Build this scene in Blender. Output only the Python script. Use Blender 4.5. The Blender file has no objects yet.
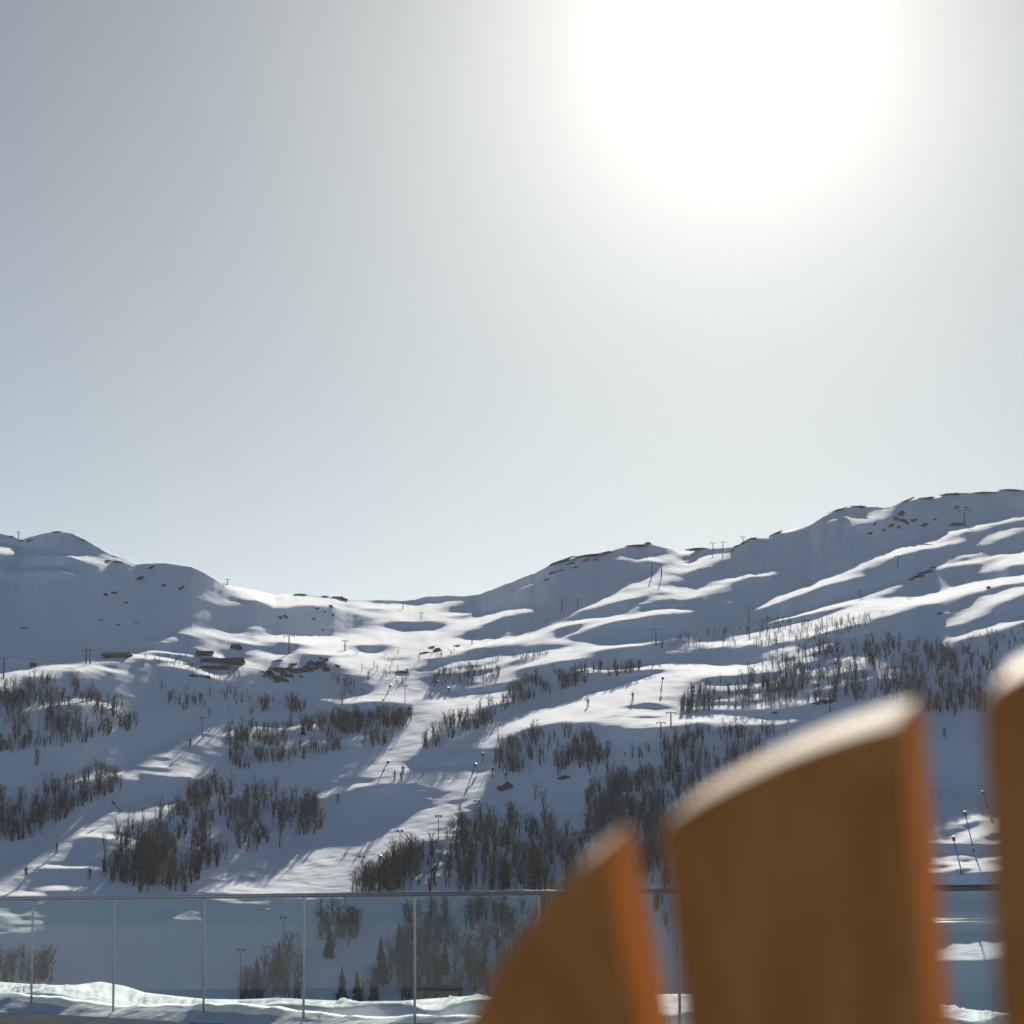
import bpy, bmesh, math, random
import numpy as np
from mathutils import Vector, Matrix, noise as mnoise
from mathutils.bvhtree import BVHTree

R = math.radians
rng = np.random.default_rng(11)
random.seed(11)
scene = bpy.context.scene
COL = scene.collection

# ------------------------------------------------------------------ camera
F = 2782.0
PITCH = math.atan((905 - 512) / F)
ROLL = R(0.35)
EYE = 1.0
cam_d = bpy.data.cameras.new('camera')
cam = bpy.data.objects.new('camera', cam_d)
COL.objects.link(cam)
cam_d.sensor_width = 36
cam_d.lens = F / 1024 * 36
cam_d.clip_start = 0.05
cam_d.clip_end = 60000
cam.location = (0, 0, EYE)
M3 = Matrix.Rotation(math.pi / 2 + PITCH, 3, 'X') @ Matrix.Rotation(-ROLL, 3, 'Z')
cam.rotation_euler = M3.to_euler()
scene.camera = cam
cam_d.dof.use_dof = True
cam_d.dof.focus_distance = 160
cam_d.dof.aperture_fstop = (cam_d.lens / 1000) / 0.0105
MN = np.array([list(r) for r in M3])


def rays(u, v):
    u = np.asarray(u, float); v = np.asarray(v, float)
    c = np.stack([(u - 512) / F, (512 - v) / F, -np.ones_like(u)], -1)
    return c @ MN.T


def at(u, v, y):
    """point on the line of sight through (u,v) at forward distance y"""
    d = rays(u, v)
    return Vector(d / d[1] * y) + Vector((0, 0, EYE))


SUN_EL, SUN_AZ = R(18.0), R(4.8)
TO_SUN = Vector((math.sin(SUN_AZ) * math.cos(SUN_EL), math.cos(SUN_AZ) * math.cos(SUN_EL), math.sin(SUN_EL)))

# ------------------------------------------------------------------ helpers


def tag(o, label=None, cat=None, group=None, kind=None):
    if label: o['label'] = label
    if cat: o['category'] = cat
    if group: o['group'] = group
    if kind: o['kind'] = kind
    return o


def empty(name, loc, rz=0.0):
    o = bpy.data.objects.new(name, None)
    COL.objects.link(o)
    o.location = loc
    o.rotation_euler = (0, 0, rz)
    o.empty_display_size = 0.3
    return o


def link_mesh(name, me, m, parent=None):
    if m and not me.materials: me.materials.append(m)
    o = bpy.data.objects.new(name, me)
    COL.objects.link(o)
    if parent: o.parent = parent
    return o


def np_mesh(name, verts, faces, smooth=False):
    me = bpy.data.meshes.new(name)
    if isinstance(verts, np.ndarray) and isinstance(faces, np.ndarray):
        k = faces.shape[1]
        me.vertices.add(len(verts)); me.vertices.foreach_set('co', verts.astype(np.float32).ravel())
        me.loops.add(faces.size); me.loops.foreach_set('vertex_index', faces.astype(np.int32).ravel())
        me.polygons.add(len(faces))
        me.polygons.foreach_set('loop_start', np.arange(0, faces.size, k, dtype=np.int32))
        me.update(calc_edges=True)
    else:
        me.from_pydata([tuple(v) for v in verts], [], [tuple(f) for f in faces])
    if smooth: me.polygons.foreach_set('use_smooth', np.ones(len(me.polygons), bool))
    me.update()
    return me


class MB:
    def __init__(s): s.v = []; s.f = []

    def box(s, x0, x1, y0, y1, z0, z1, mat=None):
        b = len(s.v)
        for z in (z0, z1):
            for (x, y) in ((x0, y0), (x1, y0), (x1, y1), (x0, y1)):
                p = Vector((x, y, z)); s.v.append(mat @ p if mat else p)
        s.f += [tuple(b + i for i in q) for q in ((3, 2, 1, 0), (4, 5, 6, 7), (0, 1, 5, 4), (1, 2, 6, 5), (2, 3, 7, 6), (3, 0, 4, 7))]
        return s

    def tube(s, a, b, ra, rb=None, n=8, cap=True):
        a = Vector(a); b = Vector(b); rb = ra if rb is None else rb
        d = (b - a).normalized()
        x = d.orthogonal().normalized(); y = d.cross(x)
        k = len(s.v)
        for p, r in ((a, ra), (b, rb)):
            for i in range(n):
                t = 2 * math.pi * i / n
                s.v.append(p + (x * math.cos(t) + y * math.sin(t)) * r)
        for i in range(n):
            j = (i + 1) % n
            s.f.append((k + i, k + j, k + n + j, k + n + i))
        if cap:
            s.f.append(tuple(k + i for i in reversed(range(n)))); s.f.append(tuple(k + n + i for i in range(n)))
        return s

    def prism(s, pts, d):
        """closed outline of 3D points pushed along d"""
        k = len(s.v); n = len(pts); d = Vector(d)
        s.v += [Vector(p) for p in pts] + [Vector(p) + d for p in pts]
        s.f.append(tuple(k + i for i in reversed(range(n)))); s.f.append(tuple(k + n + i for i in range(n)))
        for i in range(n):
            j = (i + 1) % n
            s.f.append((k + i, k + j, k + n + j, k + n + i))
        return s

    def build(s, name, m, parent=None, bevel=0.0, seg=2, smooth=False, origin=None):
        if origin is not None: s.v = [Vector(p) - Vector(origin) for p in s.v]
        me = np_mesh(name, s.v, s.f, smooth)
        bm = bmesh.new(); bm.from_mesh(me)
        bmesh.ops.recalc_face_normals(bm, faces=bm.faces)
        bm.to_mesh(me); bm.free()
        o = link_mesh(name, me, m, parent)
        if origin is not None: o.location = origin
        if bevel:
            b = o.modifiers.new('bevel', 'BEVEL'); b.width = bevel; b.segments = seg
            b.limit_method = 'ANGLE'; b.angle_limit = R(40); b.harden_normals = False
            me.polygons.foreach_set('use_smooth', np.ones(len(me.polygons), bool))
            w = o.modifiers.new('wn', 'WEIGHTED_NORMAL')
        return o


def copy_tree(o, parent=None):
    c = o.copy(); COL.objects.link(c); c.parent = parent
    for ch in list(o.children): copy_tree(ch, c)
    return c


# ------------------------------------------------------------------ materials
def new_mat(name):
    m = bpy.data.materials.new(name); m.use_nodes = True
    nt = m.node_tree
    return m, nt, nt.nodes['Principled BSDF']


def N(nt, typ, **kw):
    n = nt.nodes.new(typ)
    for k, v in kw.items():
        if k.startswith('_'): setattr(n, k[1:], v)
        else:
            key = int(k[1:]) if k[0] == 'i' and k[1:].isdigit() else k
            n.inputs[key].default_value = v
    return n


def simple(name, col, rough=0.6, metal=0.0, var=0.25, scale=8.0, bump=0.0, coords='Object'):
    m, nt, p = new_mat(name)
    tc = N(nt, 'ShaderNodeTexCoord')
    no = N(nt, 'ShaderNodeTexNoise', Scale=scale, Detail=5.0)
    nt.links.new(tc.outputs[coords], no.inputs['Vector'])
    mx = N(nt, 'ShaderNodeMix', _data_type='RGBA')
    mx.inputs[6].default_value = tuple(c * (1 - var) for c in col) + (1,)
    mx.inputs[7].default_value = tuple(min(1, c * (1 + var)) for c in col) + (1,)
    nt.links.new(no.outputs['Fac'], mx.inputs[0])
    nt.links.new(mx.outputs[2], p.inputs['Base Color'])
    p.inputs['Roughness'].default_value = rough; p.inputs['Metallic'].default_value = metal
    if bump:
        b = N(nt, 'ShaderNodeBump', Strength=bump, Distance=0.02)
        nt.links.new(no.outputs['Fac'], b.inputs['Height']); nt.links.new(b.outputs[0], p.inputs['Normal'])
    return m


def snow_mat(name, scales, rough=1.0, col=(0.85, 0.885, 0.93)):
    """scales: list of (noise scale, distance, stretch)"""
    m, nt, p = new_mat(name)
    tc = N(nt, 'ShaderNodeTexCoord')
    acc = None
    for (sc, dist, st) in scales:
        mp = N(nt, 'ShaderNodeMapping')
        mp.inputs['Scale'].default_value = (sc, sc * st, sc)
        mp.inputs['Rotation'].default_value = (0, 0, R(-14))
        nt.links.new(tc.outputs['Object'], mp.inputs[0])
        no = N(nt, 'ShaderNodeTexNoise', Scale=1.0, Detail=6.0, Roughness=0.6)
        nt.links.new(mp.outputs[0], no.inputs['Vector'])
        b = N(nt, 'ShaderNodeBump', Strength=1.0, Distance=dist)
        nt.links.new(no.outputs['Fac'], b.inputs['Height'])
        if acc: nt.links.new(acc.outputs[0], b.inputs['Normal'])
        acc = b
    nt.links.new(acc.outputs[0], p.inputs['Normal'])
    cn = N(nt, 'ShaderNodeTexNoise', Scale=scales[0][0] * 0.7, Detail=4.0)
    nt.links.new(tc.outputs['Object'], cn.inputs['Vector'])
    mx = N(nt, 'ShaderNodeMix', _data_type='RGBA')
    mx.inputs[6].default_value = tuple(c * .93 for c in col) + (1,)
    mx.inputs[7].default_value = tuple(c * 1.05 for c in col) + (1,)
    nt.links.new(cn.outputs['Fac'], mx.inputs[0]); nt.links.new(mx.outputs[2], p.inputs['Base Color'])
    p.inputs['Roughness'].default_value = rough
    p.inputs['Specular IOR Level'].default_value = 0.2
    return m


M_snow = snow_mat('snow_slope', [(0.035, .4, 1.0), (0.16, 0.2, 1.8), (0.7, 0.07, 2.5)])
M_drift = snow_mat('snow_drift', [(1.3, 0.06, 1.0), (6.0, 0.018, 1.4), (22.0, 0.004, 1)], 0.95)
M_bark = simple('birch_bark', (0.055, 0.046, 0.043), 0.85, var=0.5, scale=2.0)
M_twig = simple('birch_twigs', (0.052, 0.038, 0.033), 0.9, var=0.4, scale=0.7)
M_spruce = simple('spruce_needles', (0.022, 0.032, 0.022), 0.8, var=0.5, scale=1.2)
M_rock = simple('dark_rock', (0.05, 0.046, 0.044), 0.9, var=0.6, scale=0.35, bump=0.6)
M_steel = simple('brushed_steel', (0.33, 0.34, 0.35), 0.3, 1.0, var=0.06, scale=3)
M_pylon = simple('galvanised_steel', (0.10, 0.10, 0.105), 0.6, 0.3, var=0.15, scale=1)
M_logs = simple('dark_log_wall', (0.065, 0.042, 0.032), 0.8, var=0.3, scale=1.5)
M_beige = simple('tan_reflection_wall', (0.33, 0.25, 0.16), 0.8, var=0.25, scale=1.2)
M_glassd = simple('dark_window_glass', (0.03, 0.035, 0.04), 0.1, var=0.1)
M_jack = [simple('jacket_black', (0.03, 0.03, 0.035), .7), simple('jacket_red', (0.25, 0.04, 0.03), .7), simple('jacket_blue', (0.04, 0.06, 0.14), .7)]
M_skin = simple('skin', (0.42, 0.26, 0.19), .6)
M_ski = simple('ski_plastic', (0.08, 0.08, 0.09), .4)

M_deck = simple('weathered_deck', (.115, .128, .15), 1.0, var=.45, scale=2.5)
M_deck.node_tree.nodes['Principled BSDF'].inputs['Specular IOR Level'].default_value = 0.0

# wood of the chair: long warm grain, end grain on the cuts
M_wood, nt, p = new_mat('oiled_teak')
tc = N(nt, 'ShaderNodeTexCoord')
mp = N(nt, 'ShaderNodeMapping'); mp.inputs['Scale'].default_value = (26, 26, 1.3)
nt.links.new(tc.outputs['Object'], mp.inputs[0])
no = N(nt, 'ShaderNodeTexNoise', Scale=1.6, Detail=7.0, Roughness=.6, Distortion=.35)
nt.links.new(mp.outputs[0], no.inputs['Vector'])
cr = N(nt, 'ShaderNodeValToRGB')
cr.color_ramp.elements[0].position = .3; cr.color_ramp.elements[0].color = (0.48, 0.25, 0.090, 1)
cr.color_ramp.elements[1].position = .72; cr.color_ramp.elements[1].color = (0.70, 0.41, 0.165, 1)
nt.links.new(no.outputs['Fac'], cr.inputs[0]); nt.links.new(cr.outputs[0], p.inputs['Base Color'])
p.inputs['Roughness'].default_value = .72
p.inputs['Specular IOR Level'].default_value = .08
b = N(nt, 'ShaderNodeBump', Strength=.25, Distance=.002)
nt.links.new(no.outputs['Fac'], b.inputs['Height']); nt.links.new(b.outputs[0], p.inputs['Normal'])

# railing glass
M_glass = bpy.data.materials.new('railing_glass'); M_glass.use_nodes = True
nt = M_glass.node_tree; nt.nodes.clear()
out = N(nt, 'ShaderNodeOutputMaterial')
tr = N(nt, 'ShaderNodeBsdfTransparent'); tr.inputs[0].default_value = (0.90, 0.945, 0.93, 1)
gl = N(nt, 'ShaderNodeBsdfGlossy', Roughness=0.02)
df = N(nt, 'ShaderNodeBsdfDiffuse'); df.inputs[0].default_value = (.6, .65, .62, 1)
fr = N(nt, 'ShaderNodeFresnel', IOR=1.38)
m1 = N(nt, 'ShaderNodeMixShader'); m2 = N(nt, 'ShaderNodeMixShader')
tcg = N(nt, 'ShaderNodeTexCoord')
ng = N(nt, 'ShaderNodeTexNoise', Scale=1.6, Detail=5.0, Roughness=.65)
nt.links.new(tcg.outputs['Object'], ng.inputs['Vector'])
mr = N(nt, 'ShaderNodeMapRange'); mr.inputs['From Min'].default_value = .4; mr.inputs['From Max'].default_value = .75
mr.inputs['To Min'].default_value = .0; mr.inputs['To Max'].default_value = .012
nt.links.new(ng.outputs['Fac'], mr.inputs['Value'])
nt.links.new(mr.outputs[0], m1.inputs[0]); nt.links.new(tr.outputs[0], m1.inputs[1]); nt.links.new(df.outputs[0], m1.inputs[2])
geo = N(nt, 'ShaderNodeNewGeometry'); fb = N(nt, 'ShaderNodeMath', _operation='SUBTRACT'); fb.inputs[0].default_value = 1; nt.links.new(geo.outputs['Backfacing'], fb.inputs[1])
ff = N(nt, 'ShaderNodeMath', _operation='MULTIPLY'); nt.links.new(fr.outputs[0], ff.inputs[0]); nt.links.new(fb.outputs[0], ff.inputs[1])
nt.links.new(ff.outputs[0], m2.inputs[0]); nt.links.new(m1.outputs[0], m2.inputs[1]); nt.links.new(gl.outputs[0], m2.inputs[2])
nt.links.new(m2.outputs[0], out.inputs[0])

# ------------------------------------------------------------------ world and sun
world = bpy.data.worlds.new('World'); scene.world = world; world.use_nodes = True
nt = world.node_tree; bg = nt.nodes['Background']
sky = N(nt, 'ShaderNodeTexSky', _sky_type='NISHITA')
sky.sun_disc = False; sky.sun_elevation = SUN_EL; sky.sun_rotation = SUN_AZ
sky.air_density = 0.5; sky.dust_density = 0.3; sky.ozone_density = 2.5; sky.altitude = 800
tc = N(nt, 'ShaderNodeTexCoord')
dt_ = N(nt, 'ShaderNodeVectorMath', _operation='DOT_PRODUCT'); dt_.inputs[1].default_value = TO_SUN
nt.links.new(tc.outputs['Generated'], dt_.inputs[0])
ac = N(nt, 'ShaderNodeMath', _operation='ARCCOSINE'); nt.links.new(dt_.outputs['Value'], ac.inputs[0])
dg = N(nt, 'ShaderNodeMath', _operation='MULTIPLY'); dg.inputs[1].default_value = 180 / math.pi; nt.links.new(ac.outputs[0], dg.inputs[0])


def gauss(width, amp, power=2.0):
    a = N(nt, 'ShaderNodeMath', _operation='DIVIDE'); nt.links.new(dg.outputs[0], a.inputs[0]); a.inputs[1].default_value = width
    b = N(nt, 'ShaderNodeMath', _operation='POWER'); nt.links.new(a.outputs[0], b.inputs[0]); b.inputs[1].default_value = power
    c = N(nt, 'ShaderNodeMath', _operation='MULTIPLY'); nt.links.new(b.outputs[0], c.inputs[0]); c.inputs[1].default_value = -1
    d = N(nt, 'ShaderNodeMath', _operation='EXPONENT'); nt.links.new(c.outputs[0], d.inputs[0])
    e = N(nt, 'ShaderNodeMath', _operation='MULTIPLY'); nt.links.new(d.outputs[0], e.inputs[0]); e.inputs[1].default_value = amp
    return e


GLOW = [(2.5, 9.5, 1.1), (7.0, 6.2, 1.35)]
gs = [gauss(*g) for g in GLOW]
su = gs[0]
for g in gs[1:]:
    a = N(nt, 'ShaderNodeMath', _operation='ADD'); nt.links.new(su.outputs[0], a.inputs[0]); nt.links.new(g.outputs[0], a.inputs[1]); su = a
# thin veil of high cloud: uneven, lit by the sun behind it
veil = N(nt, 'ShaderNodeTexNoise', Scale=2.2, Detail=3.0)
mpv = N(nt, 'ShaderNodeMapping'); mpv.inputs['Scale'].default_value = (1.0, 1.0, 3.0)
nt.links.new(tc.outputs['Generated'], mpv.inputs[0]); nt.links.new(mpv.outputs[0], veil.inputs['Vector'])
vr = N(nt, 'ShaderNodeMapRange'); vr.inputs['To Min'].default_value = .8; vr.inputs['To Max'].default_value = 1.2
nt.links.new(veil.outputs['Fac'], vr.inputs['Value'])
vm = N(nt, 'ShaderNodeMath', _operation='MULTIPLY'); nt.links.new(su.outputs[0], vm.inputs[0]); nt.links.new(vr.outputs[0], vm.inputs[1])
gc = N(nt, 'ShaderNodeVectorMath', _operation='SCALE'); gc.inputs[0].default_value = (1.0, 0.96, 0.87)
nt.links.new(vm.outputs[0], gc.inputs['Scale'])
tint = N(nt, 'ShaderNodeMix', _data_type='RGBA', _blend_type='MULTIPLY'); tint.inputs[0].default_value = 1.0
fw_ = N(nt, 'ShaderNodeMapRange', _interpolation_type='LINEAR'); fw_.inputs['From Min'].default_value = 6; fw_.inputs['From Max'].default_value = 70
nt.links.new(dg.outputs[0], fw_.inputs['Value'])
tmix = N(nt, 'ShaderNodeMix', _data_type='RGBA'); tmix.inputs[6].default_value = (.555, .545, .42, 1); tmix.inputs[7].default_value = (.98, 1.0, .90, 1)
nt.links.new(fw_.outputs[0], tmix.inputs[0]); nt.links.new(tmix.outputs[2], tint.inputs[7])
nt.links.new(sky.outputs[0], tint.inputs[6])
ad = N(nt, 'ShaderNodeVectorMath', _operation='ADD')
nt.links.new(tint.outputs[2], ad.inputs[0]); nt.links.new(gc.outputs[0], ad.inputs[1])
nt.links.new(ad.outputs[0], bg.inputs[0])
bg.inputs[1].default_value = 0.05

sun_d = bpy.data.lights.new('sun', 'SUN'); sun_d.energy = 5.0; sun_d.angle = R(0.53); sun_d.color = (1.0, 0.94, 0.83)
sun = bpy.data.objects.new('sun', sun_d); COL.objects.link(sun)
sun.rotation_euler = TO_SUN.to_track_quat('Z', 'Y').to_euler(); sun.location = (0, 0, 50)

vs = scene.view_settings
vs.view_transform = 'Standard'; vs.look = 'None'; vs.gamma = 1; vs.use_curve_mapping = False
vs.exposure = 0.88
scene.cycles.max_bounces = 8; scene.cycles.diffuse_bounces = 3; scene.cycles.transparent_max_bounces = 12
scene.cycles.use_denoising = True

# ------------------------------------------------------------------ mountainside: relief recovered from where the slopes catch the sun
SKY_LINE = [(-700, 560), (-500, 540), (-300, 522), (-150, 515), (-60, 528), (0, 533), (12, 536), (22, 539.5), (30, 537), (45, 533), (58, 531.5), (72, 533), (85, 539), (98, 547), (112, 555),
            (125, 559), (135, 564), (150, 563), (165, 562.5), (180, 565), (192, 567), (205, 573), (218, 581), (232, 586), (245, 588), (256, 590), (275, 595),
            (300, 594), (320, 596), (335, 597), (345, 600), (360, 600), (385, 600), (405, 601), (425, 597), (445, 595.5), (465, 596), (480, 594), (490, 590), (500, 586),
            (512, 582), (520, 578), (535, 573), (550, 565), (565, 560), (585, 556), (600, 554), (620, 548), (635, 545), (648, 543.5), (660, 546), (672, 549), (680, 552),
            (690, 552), (700, 549), (720, 548), (735, 546), (745, 540), (752, 538), (768, 537), (775, 533), (790, 530), (810, 525), (822, 517), (835, 511), (850, 507),
            (860, 506), (880, 507), (890, 507), (905, 501), (920, 498), (935, 498), (948, 494), (965, 492), (985, 493), (1000, 491), (1015, 489.5), (1024, 490),
            (1100, 484), (1200, 492), (1400, 505), (1800, 540)]
U0, U1, DU = -420, 1444, 2.0
NU = int((U1 - U0) / DU) + 1
NV = 430
VB = 1018.0
uu = U0 + DU * np.arange(NU)
vsky = np.interp(uu, [p[0] for p in SKY_LINE], [p[1] for p in SKY_LINE])
vsky = vsky + 0.7 * np.array([mnoise.noise((x * .09, 3.1, 0)) + .6 * mnoise.noise((x * .31, 9.1, 0)) for x in uu])
wj = np.linspace(0, 1, NV)                       # 0 bottom .. 1 skyline
kg = np.exp(-(np.arange(-60, 61) / 24.0) ** 2); kg /= kg.sum()
vsoft = np.convolve(np.pad(vsky, 60, 'edge'), kg, 'valid')       # rows follow a softened skyline and only the top ones its detail
VV = VB + (vsoft[None, :] - VB) * wj[:, None] + (vsky - vsoft)[None, :] * (wj[:, None] ** 7)
UU = np.broadcast_to(uu[None, :], VV.shape)


def vnoise(sx, sy, seed, octv=3):
    """value noise in (u,v) for the paint map"""
    tot = np.zeros_like(VV); amp = 1; nrm = 0
    for o in range(octv):
        g = np.random.default_rng(seed + o).random((260, 260))
        x = (UU - U0) / sx * 2 ** o; y = (VV - 470) / sy * 2 ** o
        xi = np.floor(x).astype(int); yi = np.floor(y).astype(int)
        fx = x - xi; fy = y - yi; fx = fx * fx * (3 - 2 * fx); fy = fy * fy * (3 - 2 * fy)
        a = g[yi % 260, xi % 260]; b_ = g[yi % 260, (xi + 1) % 260]; c = g[(yi + 1) % 260, xi % 260]; d = g[(yi + 1) % 260, (xi + 1) % 260]
        tot += amp * ((a * (1 - fx) + b_ * fx) * (1 - fy) + (c * (1 - fx) + d * fx) * fy); nrm += amp; amp *= .55
    return tot / nrm


def inpoly(px, py, poly):
    ins = np.zeros(px.shape, bool)
    n = len(poly)
    for i in range(n):
        x0, y0 = poly[i]; x1, y1 = poly[(i + 1) % n]
        if y0 == y1: continue
        c = ((y0 > py) != (y1 > py)) & (px < (x1 - x0) * (py - y0) / (y1 - y0) + x0)
        ins ^= c
    return ins


wob_u = (vnoise(14, 6, 5) - .5) * 7; wob_v = (vnoise(16, 7, 25) - .5) * 3.2
wob_u = wob_u + (vnoise(5, 2.2, 61, 2) - .5) * 9; wob_v = wob_v + (vnoise(7, 2.4, 71, 2) - .5) * 3.6
IM = np.full(VV.shape, 0.06)
# outside the frame: broken light and shade
outm = np.clip(np.maximum(-UU - 10, UU - 1034) / 60, 0, 1)
IM = IM + outm * np.clip((vnoise(120, 14, 77) - .5) * 4, 0, .9)


def P(val, *poly, mott=0.0):
    global IM
    m = inpoly(UU + wob_u, VV + wob_v, poly)
    t = val if not mott else np.clip((vnoise(12, 4, 41) - .5) * 5 * mott + val, 0, 1)
    IM = np.where(m, t, IM)


def S(val, *pts):
    """streak: points (u, v, halfheight)"""
    global IM
    best = np.zeros(IM.shape)
    um = min(p[0] for p in pts) - 12; ux = max(p[0] for p in pts) + 12
    c0 = max(0, int((um - U0) / DU)); c1 = min(NU, int((ux - U0) / DU) + 1)
    X = (UU + wob_u * .6)[:, c0:c1]; Y = (VV + wob_v * .5)[:, c0:c1]
    acc = np.zeros(X.shape)
    for (x0, y0, w0), (x1, y1, w1) in zip(pts[:-1], pts[1:]):
        dx, dy = x1 - x0, y1 - y0; L2 = dx * dx + dy * dy + 1e-6
        t = np.clip(((X - x0) * dx + (Y - y0) * dy) / L2, 0, 1)
        d = np.hypot((X - x0 - t * dx), (Y - y0 - t * dy)); w = (w0 + (w1 - w0) * t) * 1.15 + .25
        acc = np.maximum(acc, np.clip((w - d) / .8 + .5, 0, 1))
    IM[:, c0:c1] = IM[:, c0:c1] * (1 - acc) + val * acc


# left massif
P(.55, (0, 541), (15, 545), (30, 548), (50, 552), (52, 557), (30, 556), (10, 554), (-40, 553), (-60, 540), mott=.5)
S(.8, (60, 555, 1), (100, 560, 1.4), (112, 560, 1)); S(.9, (5, 573, .8), (25, 570, 1.4), (45, 568.5, 1.4), (62, 570, 1.4), (68, 572, .6)); S(.6, (65, 567, .6), (85, 563, .8), (100, 560, .8))
S(.6, (31, 541, .8), (35, 547, .5)); S(.8, (105, 557, .6), (128, 561, .8)); S(.9, (230, 586, .8), (243, 596, 1.5), (252, 600, 1.5))
P(.9, (232, 587), (256, 590), (275, 596), (300, 595), (335, 598), (342, 600), (330, 604), (310, 606), (295, 611), (285, 612), (270, 604), (256, 600), (245, 598), (238, 592))
S(.6, (215, 605, .6), (238, 601, .8)); S(.8, (147, 641, .8), (163, 640, 1.6), (175, 636, 1)); S(.9, (187, 634, .8), (200, 632, 1), (222, 634, 1)); S(.9, (222, 633, .8), (240, 633, 1.2))
S(.7, (0, 656, .8), (20, 658, .8)); S(.9, (25, 659, 1), (42, 661, 1)); S(.8, (60, 659, .8), (72, 655, .8)); S(.6, (0, 629, .3), (25, 631, .3))
P(.7, (-60, 676), (0, 672), (30, 668), (60, 664), (88, 666), (88, 668), (60, 670), (45, 674), (25, 682), (0, 690), (-60, 692), mott=.4)
S(1, (0, 672, 1.2), (30, 670, 1.4), (55, 666, 1.4), (80, 667, 1.4), (88, 667, 1)); S(.9, (75, 665, 1), (100, 660, 1.5), (128, 656, 1.4), (150, 656.5, 1), (178, 661, .8))
S(.8, (97, 652, .7), (115, 648, .8), (122, 646, .6)); S(.9, (128, 653, .8), (150, 651, .9), (175, 652, .9), (190, 655, .8)); S(1, (98, 668, .8), (112, 670, 1.3)); S(.6, (112, 671, .5), (128, 671.5, .5))
P(.95, (165, 667), (180, 663), (195, 665), (205, 672), (215, 675), (230, 670), (240, 664), (256, 662), (256, 666), (245, 671), (232, 674), (222, 678), (210, 677), (198, 670), (180, 667))
S(.9, (215, 656, .8), (230, 659, 1), (245, 662, .8)); S(.8, (203, 650, .8), (215, 647, 1), (228, 642, 1), (240, 637, 1), (258, 630, 1)); S(.8, (240, 641, .8), (258, 643, 1)); S(.35, (150, 681, .4), (222, 682, .4))
S(.8, (258, 652, 1), (266, 657, 1.6), (275, 659, 1.8)); S(.8, (256, 666, 1.2), (266, 661, 1.2), (278, 659, 1.2))
# left forest benches
S(.9, (0, 717, 1), (20, 710, 1.2), (50, 703, 1.1), (85, 701, 1.2), (100, 703, 1), (108, 708, .6)); S(.5, (0, 724, 1.5), (15, 722, 1))
# left piste
P(.6, (142, 752), (170, 742), (214, 723), (208, 738), (190, 756), (200, 770), (195, 778), (170, 776), (150, 775), (135, 778), mott=.5)
S(1, (160, 749, .8), (185, 742, 1.8), (205, 738, 1.2)); S(1, (142, 754, .6), (137, 766, .7), (133, 780, .6)); S(.8, (165, 745, .8), (190, 733, 1.4), (213, 723, 1))
P(.8, (118, 770), (135, 768), (133, 780), (118, 780)); S(.8, (60, 782, .8), (90, 777, 1.2), (122, 771, 1.6))
P(.75, (66, 838), (90, 826), (120, 806), (150, 798), (165, 801), (176, 806), (160, 814), (140, 822), (115, 830), (90, 835), mott=.3)
P(.85, (25, 846), (50, 838), (70, 837), (60, 846), (50, 858), (40, 866), (25, 872), (15, 882), (20, 892), (40, 894), (-80, 896), (-90, 872), (0, 866), (12, 856), mott=.3)
S(.95, (62, 838, 1), (85, 835, .9), (120, 837, 1), (150, 840, .8), (182, 843, .8)); S(.95, (40, 867, .8), (95, 867, .8)); S(1, (40, 889, 1.2), (60, 887.5, 2), (85, 888, 1)); S(1, (-40, 894, 2.5), (0, 894, 2), (40, 893.5, 1.3))
S(.8, (170, 808, 1.6), (185, 801, 2), (205, 797, 1.6), (235, 793, 1.6), (262, 791, 1.6)); S(.6, (185, 822, .8), (215, 826, 1), (235, 829, .8)); S(.5, (225, 817, 1), (252, 815, .7))
P(.25, (105, 838), (200, 826), (250, 830), (250, 850), (170, 885), (120, 880), mott=.8)
# saddle and central valley
S(.55, (262, 734, 1), (300, 726, 1.2), (340, 722, 1.4)); S(.75, (225, 735, 1.2), (256, 727, 1), (320, 728, 1), (352, 716, 1)); S(.7, (270, 748, 1), (320, 740, 1.6), (360, 736, 1.3), (392, 732, 1))
P(.8, (256, 636), (300, 632), (340, 637), (372, 622), (384, 606), (440, 604), (455, 612), (512, 610), (540, 612), (560, 616), (545, 640), (512, 640), (470, 650), (430, 660), (418, 668), (420, 684), (440, 697),
  (490, 690), (512, 688), (520, 694), (512, 702), (480, 708), (440, 735), (430, 745), (412, 760), (404, 772), (370, 777), (385, 745), (413, 708), (412, 704), (380, 700), (340, 705), (325, 699), (370, 692), (378, 687), (345, 670), (336, 661), (300, 652), (256, 662), mott=.25)
P(.55, (345, 600), (384, 601), (384, 608), (372, 620), (350, 608), mott=.5)
P(0, (278, 612), (300, 605), (330, 604), (345, 600), (366, 610), (374, 618), (350, 632), (330, 636), (300, 634), (275, 632), (256, 638), (240, 640), (240, 615), (262, 617)); S(.6, (330, 606, .5), (355, 610, .8), (373, 617, .8))
S(.8, (256, 630, 1), (272, 624, .7)); S(.6, (272, 636, .8), (290, 629, .6))
P(.05, (256, 644), (275, 641), (300, 643), (318, 648), (300, 652), (280, 655), (262, 650)); P(.05, (350, 646), (384, 643), (396, 648), (384, 652), (360, 652))
P(0, (250, 672), (275, 660), (300, 656), (325, 656), (336, 662), (350, 672), (378, 690), (350, 696), (325, 698), (310, 705), (300, 715), (280, 720), (250, 722))
S(.1, (318, 656, 1), (345, 657, 1.3), (360, 655, .5))
P(.05, (380, 622), (400, 621), (440, 622), (452, 624), (435, 629), (412, 630), (380, 626)); P(.05, (405, 603), (425, 597), (457, 596), (445, 603), (410, 606)); P(.15, (384, 609), (402, 608), (392, 611), (384, 612))
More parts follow.
